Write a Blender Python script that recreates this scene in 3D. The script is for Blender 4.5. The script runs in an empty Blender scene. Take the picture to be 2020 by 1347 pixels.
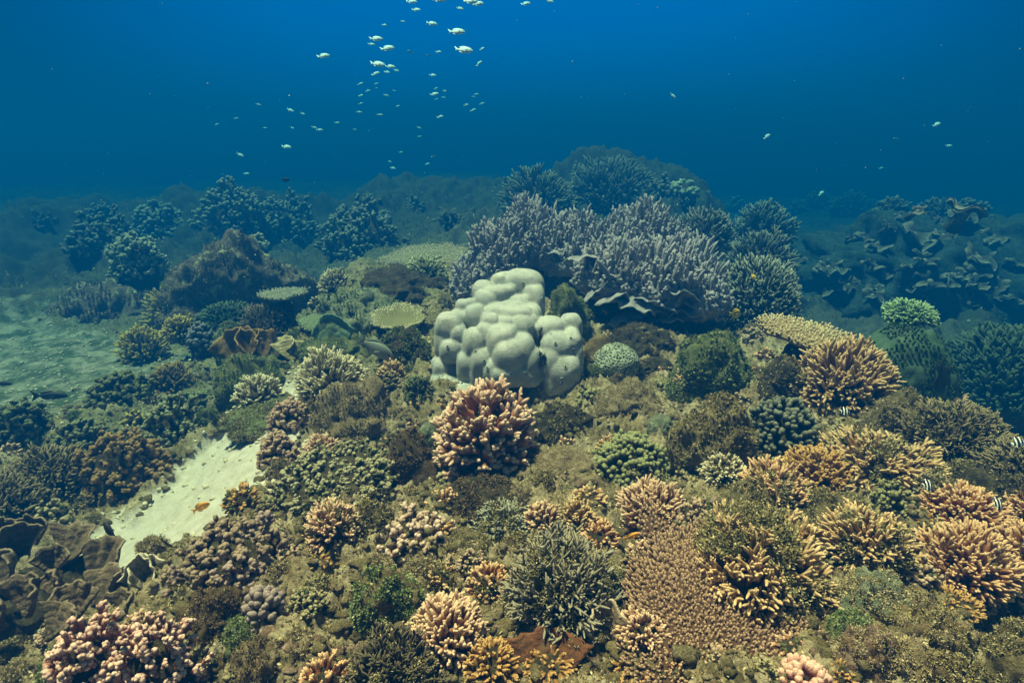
import bpy, bmesh, math, random
import numpy as np
from mathutils import Vector, Matrix, Euler
from mathutils.bvhtree import BVHTree

S = bpy.context.scene
COL = S.collection
PI = math.pi

# ------------------------------------------------------------------ camera
PITCH = math.radians(18.0)
LENS = 20.0
CAMZ = 1.1
cam_d = bpy.data.cameras.new("camera")
cam_d.lens = LENS
cam_d.sensor_width = 36.0
cam_d.clip_start = 0.02
cam_d.clip_end = 300.0
cam = bpy.data.objects.new("camera", cam_d)
COL.objects.link(cam)
cam.location = (0, 0, CAMZ)
cam.rotation_euler = (PI / 2 - PITCH, 0, 0)
S.camera = cam
F = LENS / 36.0 * 2020.0
FWD = np.array([0, math.cos(PITCH), -math.sin(PITCH)])
UPV = np.array([0, math.sin(PITCH), math.cos(PITCH)])
CAM = np.array([0, 0, CAMZ])

# ------------------------------------------------------------------ light
SUN_DIR = Vector((0.24, -0.10, -1.0)).normalized()      # the way the light travels
SUN_STRENGTH = 5.0
SUN_COLOR = (1.0, 0.66, 0.39)
sun_el = math.asin(-SUN_DIR.z)
sun_az = math.atan2(-SUN_DIR.x, -SUN_DIR.y)
sd = bpy.data.lights.new("sun", 'SUN')
sd.energy = SUN_STRENGTH
sd.angle = math.radians(7.0)
sd.color = SUN_COLOR
so = bpy.data.objects.new("sun", sd)
COL.objects.link(so)
so.rotation_euler = SUN_DIR.to_track_quat('-Z', 'Y').to_euler()
so.location = (0, 0, 8)

W = bpy.data.worlds.new("World")
S.world = W
W.use_nodes = True
nt = W.node_tree
nt.nodes.clear()


def nd(t, k, **kw):
    n = t.nodes.new(k)
    for a, b in kw.items():
        setattr(n, a, b)
    return n


out = nd(nt, 'ShaderNodeOutputWorld')
bg = nd(nt, 'ShaderNodeBackground')
tc = nd(nt, 'ShaderNodeTexCoord')
sep = nd(nt, 'ShaderNodeSeparateXYZ')
nt.links.new(tc.outputs['Generated'], sep.inputs[0])
# water radiance by elevation: dark below, deep blue at the horizon, lighter up
ramp = nd(nt, 'ShaderNodeValToRGB')
mr = nd(nt, 'ShaderNodeMapRange')
mr.inputs[1].default_value = -1.0
mr.inputs[2].default_value = 1.0
nt.links.new(sep.outputs['Z'], mr.inputs[0])
nt.links.new(mr.outputs[0], ramp.inputs[0])
cr = ramp.color_ramp
cr.interpolation = 'B_SPLINE'
stops = [(0.0, (0.0, 0.012, 0.016)), (0.42, (0.0, 0.030, 0.050)), (0.50, (0.0, 0.080, 0.185)),
         (0.57, (0.0, 0.118, 0.40)), (0.66, (0.0, 0.11, 0.42)), (0.80, (0.01, 0.07, 0.18)), (1.0, (0.10, 0.16, 0.18))]
cr.elements[0].position, cr.elements[0].color = stops[0][0], stops[0][1] + (1,)
cr.elements[1].position, cr.elements[1].color = stops[-1][0], stops[-1][1] + (1,)
for p, c in stops[1:-1]:
    e = cr.elements.new(p)
    e.color = c + (1,)
# brighter towards the sun's side of the water
dot = nd(nt, 'ShaderNodeVectorMath', operation='DOT_PRODUCT')
nt.links.new(tc.outputs['Generated'], dot.inputs[0])
dot.inputs[1].default_value = (0.03, 0.985, 0.17)
mr2 = nd(nt, 'ShaderNodeMapRange', interpolation_type='SMOOTHSTEP')
mr2.inputs[1].default_value = 0.66
mr2.inputs[2].default_value = 1.0
mr2.inputs[3].default_value = 0.10
mr2.inputs[4].default_value = 0.56
nt.links.new(dot.outputs['Value'], mr2.inputs[0])
# Snell's window: the daylight sky seen through the surface overhead
sky = nd(nt, 'ShaderNodeTexSky', sky_type='NISHITA')
sky.sun_disc = False
sky.sun_elevation = sun_el
sky.sun_rotation = sun_az
skym = nd(nt, 'ShaderNodeVectorMath', operation='MULTIPLY')
nt.links.new(sky.outputs[0], skym.inputs[0])
skym.inputs[1].default_value = (0.029, 0.030, 0.011)
win = nd(nt, 'ShaderNodeMapRange', interpolation_type='SMOOTHSTEP')
win.inputs[1].default_value = 0.55
win.inputs[2].default_value = 0.80
nt.links.new(sep.outputs['Z'], win.inputs[0])
side = nd(nt, 'ShaderNodeMix', data_type='RGBA')          # side factor applies to the water only
mulc = nd(nt, 'ShaderNodeVectorMath', operation='SCALE')
nt.links.new(ramp.outputs[0], mulc.inputs[0])
nt.links.new(mr2.outputs[0], mulc.inputs['Scale'])
nt.links.new(win.outputs[0], side.inputs[0])
nt.links.new(mulc.outputs[0], side.inputs[6])
nt.links.new(skym.outputs[0], side.inputs[7])
nt.links.new(side.outputs[2], bg.inputs[0])
bg.inputs[1].default_value = 1.0
nt.links.new(bg.outputs[0], out.inputs[0])

S.view_settings.view_transform = 'Standard'
S.view_settings.look = 'None'
S.view_settings.exposure = 1.7
S.view_settings.gamma = 1.0
S.render.engine = 'CYCLES'
S.cycles.volume_bounces = 0
S.cycles.max_bounces = 4
S.cycles.diffuse_bounces = 2
S.cycles.glossy_bounces = 1
S.cycles.use_denoising = True
S.cycles.caustics_reflective = False
S.cycles.caustics_refractive = False


# ------------------------------------------------------------------ numpy noise
def _hash(ix, iy, iz, seed):
    h = (ix * 374761393 + iy * 668265263 + iz * 2147483647 + seed * 1274126177) & 0xFFFFFFFF
    h = ((h ^ (h >> 13)) * 1274126177) & 0xFFFFFFFF
    h = ((h ^ (h >> 16)) * 2246822519) & 0xFFFFFFFF
    return (h ^ (h >> 15)) & 0xFFFFFFFF


def pn(P, seed=0):
    """gradient noise, about -1..1"""
    P = np.asarray(P, float)
    I = np.floor(P).astype(np.int64)
    f = P - I
    u = f * f * f * (f * (f * 6 - 15) + 10)
    res = np.zeros(len(P))
    for dx in (0, 1):
        wx = u[:, 0] if dx else 1 - u[:, 0]
        for dy in (0, 1):
            wy = u[:, 1] if dy else 1 - u[:, 1]
            for dz in (0, 1):
                wz = u[:, 2] if dz else 1 - u[:, 2]
                h = _hash(I[:, 0] + dx, I[:, 1] + dy, I[:, 2] + dz, seed)
                gx = ((h & 1023) / 511.5 - 1)
                gy = (((h >> 10) & 1023) / 511.5 - 1)
                gz = (((h >> 20) & 1023) / 511.5 - 1)
                res += wx * wy * wz * (gx * (f[:, 0] - dx) + gy * (f[:, 1] - dy) + gz * (f[:, 2] - dz))
    return res * 1.5


def fbm(P, oct=4, seed=0, gain=.5, lac=2.03):
    r = np.zeros(len(P)); a = 1.0; Q = np.array(P, float)
    for i in range(oct):
        r += a * pn(Q, seed + i * 17)
        a *= gain; Q = Q * lac + 3.17
    return r


def billow(P, oct=4, seed=0, gain=.5):
    r = np.zeros(len(P)); a = 1.0; Q = np.array(P, float)
    for i in range(oct):
        r += a * (1 - 2 * np.abs(pn(Q, seed + i * 13)))
        a *= gain; Q = Q * 2.07 + 1.7
    return r * .6


def sstep(a, b, x):
    t = np.clip((x - a) / (b - a), 0, 1)
    return t * t * (3 - 2 * t)


def unit(v):
    return v / np.maximum(np.linalg.norm(v, axis=-1, keepdims=True), 1e-9)


# ------------------------------------------------------------------ mesh helpers
def mesh(name, V, faces, attrs=None, smooth=True):
    """faces: list of int arrays (n,3) or (n,4)"""
    me = bpy.data.meshes.new(name)
    V = np.asarray(V, np.float32)
    me.vertices.add(len(V))
    me.vertices.foreach_set("co", V.ravel())
    faces = [np.asarray(f, np.int32) for f in faces if len(f)]
    nl = sum(f.size for f in faces)
    npoly = sum(len(f) for f in faces)
    me.loops.add(nl)
    me.polygons.add(npoly)
    me.loops.foreach_set("vertex_index", np.concatenate([f.ravel() for f in faces]))
    tot = np.concatenate([np.full(len(f), f.shape[1], np.int32) for f in faces])
    start = np.concatenate([[0], np.cumsum(tot)[:-1]]).astype(np.int32)
    me.polygons.foreach_set("loop_start", start)
    me.polygons.foreach_set("loop_total", tot)
    me.polygons.foreach_set("use_smooth", np.full(npoly, smooth))
    for k, a in (attrs or {}).items():
        at = me.attributes.new(k, 'FLOAT', 'POINT')
        at.data.foreach_set("value", np.asarray(a, np.float32))
    me.update(calc_edges=True)
    me.validate()
    return me


def obj(name, me, mat, parent=None, loc=None):
    o = bpy.data.objects.new(name, me)
    COL.objects.link(o)
    if mat is not None:
        me.materials.clear()
        me.materials.append(mat)
    if parent is not None:
        o.parent = parent
    if loc is not None:
        o.location = tuple(loc)
    return o


def tag(o, label=None, cat=None, group=None, kind=None):
    if label: o['label'] = label
    if cat: o['category'] = cat
    if group: o['group'] = group
    if kind: o['kind'] = kind
    return o


def thing(name, label, cat, loc, group=None, rot=(0, 0, 0)):
    o = bpy.data.objects.new(name, None)
    o.empty_display_size = .05
    COL.objects.link(o)
    o.location = tuple(loc)
    o.rotation_euler = rot
    return tag(o, label, cat, group)


def join(*parts):
    """parts: (V, faces list, attrs dict) -> one such"""
    Vs, Fs, off = [], [], 0
    keys = set().union(*[p[2].keys() for p in parts])
    A = {k: [] for k in keys}
    for V, fs, at in parts:
        Vs.append(V)
        Fs += [np.asarray(f) + off for f in fs if len(f)]
        for k in keys:
            A[k].append(np.asarray(at.get(k, np.zeros(len(V)))))
        off += len(V)
    return np.concatenate(Vs), Fs, {k: np.concatenate(v) for k, v in A.items()}


def tubes(P, Rd, sides=6, t=None, rng=None, knob=0.0):
    """P (N,K,3) centre lines, Rd (N,K) radii; round tip. -> V, faces, attrs(t)"""
    N, K, _ = P.shape
    T = np.gradient(P, axis=1)
    T = unit(T)
    ref = np.where(np.abs(T[:, :1, 2:3]) < .8, np.array([0, 0, 1.0]), np.array([1.0, 0, 0]))
    ref = np.broadcast_to(ref, T.shape)
    A = unit(np.cross(T, ref))
    B = np.cross(T, A)
    ang = np.arange(sides) / sides * 2 * PI
    ca, sa = np.cos(ang), np.sin(ang)
    R = Rd[:, :, None, None]
    if knob and rng is not None:
        R = R * (1 + knob * rng.uniform(-1, 1, (N, K, sides, 1)))
    ring = P[:, :, None, :] + R * (A[:, :, None, :] * ca[None, None, :, None] + B[:, :, None, :] * sa[None, None, :, None])
    tip = P[:, -1] + T[:, -1] * Rd[:, -1:] * .7
    per = K * sides + 1
    V = np.concatenate([ring.reshape(N, K * sides, 3), tip[:, None, :]], axis=1).reshape(-1, 3)
    k = np.arange(K - 1)[:, None] * sides
    s = np.arange(sides)[None, :]
    s2 = (s + 1) % sides
    q = np.stack([k + s, k + s2, k + sides + s2, k + sides + s], axis=-1).reshape(-1, 4)
    off = (np.arange(N) * per)[:, None, None]
    Q = (q[None] + off).reshape(-1, 4)
    ti = np.stack([(K - 1) * sides + s[0], (K - 1) * sides + s2[0], np.full(sides, K * sides)], axis=-1)
    Tr = (ti[None] + off).reshape(-1, 3)
    if t is None:
        t = np.broadcast_to(np.linspace(0, 1, K), (N, K))
    tv = np.concatenate([np.repeat(t, sides, axis=1), t[:, -1:] * 1.0], axis=1).reshape(-1)
    return V, [Q, Tr], {'t': tv}


_ico = {}


def ico(sub):
    if sub not in _ico:
        bm = bmesh.new()
        bmesh.ops.create_icosphere(bm, subdivisions=sub, radius=1)
        V = np.array([v.co[:] for v in bm.verts])
        Fc = np.array([[v.index for v in f.verts] for f in bm.faces])
        bm.free()
        _ico[sub] = (V, Fc)
    return _ico[sub]


def blobs(C, Rv, rng, sub=2, lump=.15, stretch=None, dirs=None):
    """spheres at C (N,3) with radii Rv (N,) or (N,3)"""
    V0, F0 = ico(sub)
    N = len(C); n = len(V0)
    Rv = np.asarray(Rv)
    if Rv.ndim == 1: Rv = np.repeat(Rv[:, None], 3, 1)
    j = 1 + lump * rng.uniform(-1, 1, (N, n, 1))
    V = V0[None] * Rv[:, None, :] * j
    if dirs is not None and stretch:
        d = (V * dirs[:, None, :]).sum(-1, keepdims=True)
        V = V + dirs[:, None, :] * d * (stretch - 1)
        t = np.clip((V0[None] * dirs[:, None, :]).sum(-1) * .5 + .5, 0, 1)
    else:
        t = np.broadcast_to(V0[None, :, 2] * .5 + .5, (N, n))
    V = V + C[:, None, :]
    Fc = (F0[None] + (np.arange(N) * n)[:, None, None]).reshape(-1, 3)
    return V.reshape(-1, 3), [Fc], {'t': t.reshape(-1)}


def lumpy(R3, rng_seed, sub=5, amp=.25, freq=1.6, rough=.06, ridg=.0, flat=0.0):
    """a rock-like lump: displaced sphere with radii R3"""
    V0, F0 = ico(sub)
    R3 = np.asarray(R3, float)
    m = float(np.mean(R3))
    P = V0 * R3 / m
    d = amp * fbm(P * freq + rng_seed * 7.3, 4, rng_seed) + rough * billow(P * freq * 5 + rng_seed, 4, rng_seed + 5, .6)
    if ridg:
        d += ridg * billow(P * freq * 1.8 + rng_seed * 2.1, 3, rng_seed + 9)
    V = V0 * (1 + d[:, None]) * R3
    cav = np.clip(d * 1.5 + .5, 0, 1)
    return V, [F0], {'t': cav}


def vnormals(V, Fs):
    N = np.zeros_like(V)
    for f in Fs:
        a, b, c = V[f[:, 0]], V[f[:, 1]], V[f[:, 2]]
        n = np.cross(b - a, c - a)
        for i in range(f.shape[1]):
            np.add.at(N, f[:, i], n)
    return unit(N)


def tufts(P, Nn, size, seed, blades=4):
    """little blades of turf algae standing on points P with normals Nn"""
    rng = np.random.default_rng(seed)
    M = len(P)
    size = np.broadcast_to(np.asarray(size), (M,))
    P = np.repeat(P, blades, 0); Nn = np.repeat(Nn, blades, 0); size = np.repeat(size, blades)
    rc = np.repeat(rng.uniform(0, 1, M), blades)
    n = len(P)
    d = unit(Nn * .7 + rng.normal(0, .65, (n, 3)))
    w = unit(np.cross(d, rng.normal(0, 1, (n, 3))))
    L = size * rng.uniform(.5, 1.2, n)
    wd = size * rng.uniform(.12, .3, n)
    b = P + rng.normal(0, 1, (n, 3)) * size[:, None] * .35
    c = np.cross(d, w) * (L * rng.uniform(-.3, .3, n))[:, None]
    mid = b + d * (L * .55)[:, None] + c * .5
    tip = b + d * L[:, None] + c * 1.3
    V = np.stack([b - Nn * size[:, None] * .1, mid + w * wd[:, None], tip, mid - w * wd[:, None]], 1).reshape(-1, 3)
    i = np.arange(n) * 4
    Q = np.stack([i, i + 1, i + 2, i + 3], 1)
    cc = np.clip(rc + rng.uniform(-.2, .2, n), 0, 1)
    return V, [Q], {'t': np.repeat(cc, 4)}


# ------------------------------------------------------------------ materials
def attr(t, name):
    return nd(t, 'ShaderNodeAttribute', attribute_name=name).outputs['Fac']


def noise(t, vec, scale, detail=4, rough=.6):
    n = nd(t, 'ShaderNodeTexNoise')
    n.inputs['Scale'].default_value = scale
    n.inputs['Detail'].default_value = detail
    n.inputs['Roughness'].default_value = rough
    t.links.new(vec, n.inputs['Vector'])
    return n.outputs['Fac']


def mixc(t, fac, a, b):
    m = nd(t, 'ShaderNodeMix', data_type='RGBA')
    for s, v in ((0, fac), (6, a), (7, b)):
        if isinstance(v, (int, float)): m.inputs[s].default_value = v
        elif isinstance(v, tuple): m.inputs[s].default_value = v + (1,) if len(v) == 3 else v
        else: t.links.new(v, m.inputs[s])
    return m.outputs[2]


def remap(t, v, a, b, c=0.0, d=1.0):
    m = nd(t, 'ShaderNodeMapRange')
    m.inputs[1].default_value = a; m.inputs[2].default_value = b
    m.inputs[3].default_value = c; m.inputs[4].default_value = d
    t.links.new(v, m.inputs[0])
    return m.outputs[0]


def base_mat(name, rough=.85, spec=.15):
    m = bpy.data.materials.new(name)
    m.use_nodes = True
    t = m.node_tree
    p = t.nodes['Principled BSDF']
    p.inputs['Roughness'].default_value = rough
    p.inputs['Specular IOR Level'].default_value = spec
    tcn = nd(t, 'ShaderNodeTexCoord').outputs['Object']
    return m, t, p, tcn


def bump(t, p, h, dist, strength=1.0):
    b = nd(t, 'ShaderNodeBump')
    b.inputs['Distance'].default_value = dist
    b.inputs['Strength'].default_value = strength
    t.links.new(h, b.inputs['Height'])
    t.links.new(b.outputs[0], p.inputs['Normal'])


_mats = {}


def coral_mat(c0, c1, c2=None, lo=.35, hi=1.0, mott=.35, alg=(0.075, 0.085, 0.03), bsc=260):
    """c0 branch base colour, c1 tip colour; 't' runs base to tip, 'alg' = overgrown by algae"""
    key = ('c', c0, c1, c2, lo, hi, mott, alg, bsc)
    if key in _mats: return _mats[key]
    m, t, p, v = base_mat("coral_skin")
    a = attr(t, 't')
    n1 = noise(t, v, 38, 4)
    n2 = noise(t, v, 300, 2)
    tt = nd(t, 'ShaderNodeMath', operation='ADD')
    t.links.new(a, tt.inputs[0])
    t.links.new(remap(t, n1, .3, .7, -mott * .5, mott * .5), tt.inputs[1])
    col = mixc(t, remap(t, tt.outputs[0], lo, hi), c0, c1)
    dk = tuple(x * .55 for x in c0)
    col = mixc(t, remap(t, n2, .45, .75, 0, .55), col, dk)
    if c2:
        n3 = noise(t, v, 11, 3)
        col = mixc(t, remap(t, n3, .50, .64, 0, .8), col, c2)
    al = attr(t, 'alg')
    n4 = noise(t, v, 120, 3)
    acol = mixc(t, n4, tuple(x * .5 for x in alg), tuple(x * 1.7 for x in alg))
    col = mixc(t, al, col, acol)
    t.links.new(col, p.inputs['Base Color'])
    bump(t, p, noise(t, v, bsc, 2), .002, .8)
    _mats[key] = m
    return m


def rock_mat(c0, c1, c2, spot=None, sc=9.0, name="reef_rock_skin"):
    key = ('r', c0, c1, c2, spot, sc)
    if key in _mats: return _mats[key]
    m, t, p, v = base_mat(name, .95, .08)
    n1 = noise(t, v, sc, 5, .7)
    n2 = noise(t, v, sc * 5.5, 5, .7)
    n3 = noise(t, v, sc * 26, 3, .7)
    col = mixc(t, remap(t, n1, .36, .64), c0, c1)
    col = mixc(t, remap(t, n2, .47, .66), col, c2)
    col = mixc(t, remap(t, n3, .40, .72, .0, .62), col, tuple(x * .35 for x in c0))
    if spot:
        n5 = noise(t, v, sc * 2.3, 4, .75)
        col = mixc(t, remap(t, n5, .57, .65, 0, .9), col, spot)
    t.links.new(col, p.inputs['Base Color'])
    h = nd(t, 'ShaderNodeMath', operation='ADD')
    t.links.new(n3, h.inputs[0]); t.links.new(n2, h.inputs[1])
    bump(t, p, h.outputs[0], .012, 1.0)
    _mats[key] = m
    return m


def turf_mat(c0, c1, c2):
    key = ('t', c0, c1, c2)
    if key in _mats: return _mats[key]
    m, t, p, v = base_mat("turf_skin", .95, .05)
    a = attr(t, 't')
    col = mixc(t, remap(t, a, .0, .55), c0, c1)
    col = mixc(t, remap(t, a, .6, .95), col, c2)
    t.links.new(col, p.inputs['Base Color'])
    _mats[key] = m
    return m


def plain_mat(name, c, c2=None, sc=30, rough=.7, spec=.2, bd=.0):
    key = ('p', name, c, c2, sc)
    if key in _mats: return _mats[key]
    m, t, p, v = base_mat(name, rough, spec)
    n = noise(t, v, sc, 4)
    col = mixc(t, remap(t, n, .35, .65), c, c2 or tuple(x * .7 for x in c))
    t.links.new(col, p.inputs['Base Color'])
    if bd: bump(t, p, noise(t, v, sc * 4, 3), bd)
    _mats[key] = m
    return m


OLIVE = rock_mat((.13, .11, .045), (.26, .21, .10), (.40, .335, .20))
TAN = rock_mat((.20, .145, .07), (.36, .285, .16), (.52, .44, .29))
BROWN = rock_mat((.075, .055, .03), (.15, .105, .055), (.24, .18, .10))
DARK = rock_mat((.040, .036, .020), (.085, .075, .04), (.17, .14, .075))  # near-black rock; on the cave rocks its darkness stands for shade
GREEN = rock_mat((.09, .12, .045), (.19, .22, .09), (.33, .33, .17))
PALE = rock_mat((.16, .19, .12), (.28, .31, .20), (.42, .44, .30))
PINK = rock_mat((.20, .13, .08), (.33, .22, .15), (.50, .38, .29), (.55, .42, .34))
PURPLEBR = rock_mat((.10, .085, .07), (.17, .145, .115), (.26, .24, .18), (.48, .54, .34), 4)
T_OLIVE = turf_mat((.10, .085, .03), (.30, .25, .11), (.54, .47, .28))
T_GREEN = turf_mat((.065, .10, .035), (.20, .26, .10), (.42, .45, .22))
T_TAN = turf_mat((.14, .11, .05), (.38, .31, .17), (.60, .52, .34))
T_BROWN = turf_mat((.055, .04, .02), (.17, .12, .06), (.34, .26, .16))


# ------------------------------------------------------------------ terrain
def polydist(x, y, pts):
    d = np.full(np.shape(x), 1e9)
    for (ax, ay), (bx, by) in zip(pts[:-1], pts[1:]):
        vx, vy = bx - ax, by - ay
        t = np.clip(((x - ax) * vx + (y - ay) * vy) / (vx * vx + vy * vy), 0, 1)
        d = np.minimum(d, np.hypot(x - ax - t * vx, y - ay - t * vy))
    return d


SAND_LINE = [(-1.27, 1.70), (-1.17, 2.08), (-1.08, 2.48)]
SAND_FAR = [(-3.0, 3.55), (-4.4, 4.2)]


def sandmask(x, y):
    w = .13 * fbm(np.stack([x * 4.5, y * 4.5, x * 0 + 3], -1), 3, 3)
    w = w + .07 * pn(np.stack([x * 15, y * 15, x * 0 + 8], -1), 31)
    a = sstep(.44, .27, polydist(x, y, SAND_LINE) + w)
    b = sstep(1.0, .45, polydist(x, y, SAND_FAR) + 2.2 * w)
    return np.clip(np.maximum(a, b * .8), 0, 1)


def zlarge(x, y):
    x = np.asarray(x, float); y = np.asarray(y, float)
    z = np.zeros(np.shape(x))
    # left side: a lower sandy valley
    e = -0.80 - .14 * np.maximum(y - 1.6, 0)
    z -= .30 * sstep(0.0, .75, e - x)
    z -= .10 * sstep(3, 7, y)
    # right side drops off behind the edge
    er = 1.60 + .14 * np.maximum(y - 2.2, 0)
    k = sstep(0.0, 1.1, x - er) * sstep(1.7, 2.6, y)
    z -= .85 * k
    # bottom right corner hollow
    z -= .40 * sstep(.95, 1.6, x) * sstep(1.35, .8, y)
    # ridge on the left behind the valley of sand
    z += .25 * np.exp(-((x + .75) / .9) ** 2 - ((y - 4.4) / 1.1) ** 2)
    z += .04 * np.exp(-((x - .1) / 1.0) ** 2 - ((y - 3.2) / .8) ** 2)
    z -= .11 * np.exp(-((x + .22) / .45) ** 2 - ((y - 2.1) / .32) ** 2)
    fr = sstep(6.0, 7.5, np.hypot(x, y))
    if fr.max() > 0:
        P3 = np.stack([x, y, x * 0 + 7.7], -1)
        z += fr * (.13 * billow(P3 * 1.9, 4, 93, .6) + .05 * fbm(P3 * 7, 3, 95))
    z += .10 * sstep(5, 9, y) + sstep(5.0, 8.0, np.hypot(x, y)) * .42 * billow(np.stack([x * .7, y * .7, x * 0 + 1.5], -1), 3, 91)
    for mx, my, sx_, sy_, h in ((-4.9, 9.2, 1.5, 1.1, .42), (-3.3, 8.3, .8, .8, .40), (-2.3, 9.6, 1.0, .9, .28), (-6.6, 8.0, 1.3, 1.2, .35), (-.9, 9.8, .9, .9, .15), (1.4, 9.2, 1.5, 1.0, .62), (2.3, 8.8, .8, .7, .35), (5.2, 8.0, 1.6, 1.2, .60), (7.4, 8.5, 1.6, 1.3, .5), (3.4, 10.5, 1.6, 1.0, .4)):
        z += h * np.exp(-((x - mx) / sx_) ** 2 - ((y - my) / sy_) ** 2)
    return z


def zmid(x, y, s=None):
    P = np.stack([x, y, np.zeros(np.shape(x))], -1)
    if s is None: s = sandmask(x, y)
    rg = 1 - .9 * s
    z = rg * (.085 * fbm(P * 1.9, 3, 11) + .045 * billow(P * 4.1 + 5, 3, 23))
    return z


def zfull(x, y, s=None, fine=True):
    if s is None: s = sandmask(x, y)
    z = zlarge(x, y) + zmid(x, y, s)
    near = sstep(9, 4, np.hypot(x, y))
    P = np.stack([x, y, z], -1)
    rg = (1 - .93 * s)
    z = z + rg * .040 * billow(P * 8.5, 3, 41, .6)
    if fine:
        z = z + rg * near * (.013 * fbm(P * 38, 3, 57, .6) + .012 * billow(P * 24, 2, 58, .6))
        z = z + s * (.006 * pn(P * np.array([26, 14, 1.]), 71) + .012 * pn(P * 7, 72))
    return z


def zt(x, y):
    x = np.atleast_1d(np.asarray(x, float)); y = np.atleast_1d(np.asarray(y, float))
    return zfull(x, y, None, False)


def ray(px, py):
    return np.array([(px - 1010) / F, 0, 0]) + UPV * (-(py - 673.5) / F) + FWD


def at_depth(px, py, d):
    return CAM + ray(px, py) * d


def ground(px, py):
    r = ray(px, py)
    t = np.exp(np.linspace(math.log(.4), math.log(26), 900))
    P = CAM + r * t[:, None]
    below = P[:, 2] < zt(P[:, 0], P[:, 1])
    i = int(np.argmax(below)) if below.any() else len(t) - 1
    return P[i]


BOXES = []


def place(b, d=None, front=.75, minh=.35, maxh=1.6):
    """bounding box in the photograph -> centre at the base, radius, height"""
    BOXES.append(b)
    x0, y0, x1, y1 = b
    px = (x0 + x1) / 2
    hit = ground(px, y1)
    if d:
        g = float((hit - CAM) @ FWD)
        hit = at_depth(px, y1, min(d, g + .02) if d < 7 else d)
    hd = np.array([hit[0], hit[1], 0]); L = np.linalg.norm(hd); hd /= L
    R = (x1 - x0) / 2 * float((hit - CAM) @ FWD) / F
    for _ in range(4):
        c = hit + hd * R * front
        dep = float((c - CAM) @ FWD)
        R = (x1 - x0) / 2 * dep / F
    th = math.atan2(CAMZ - c[2], np.hypot(c[0], c[1]))
    vis = (y1 - y0) * dep / F - R * front * math.sin(th)
    H2 = vis * vis - (R * math.sin(th)) ** 2
    H = math.sqrt(max(H2, 0)) / math.cos(th)
    H = min(max(H, minh * R), maxh * R)
    return c, R, H, dep / F


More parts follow.
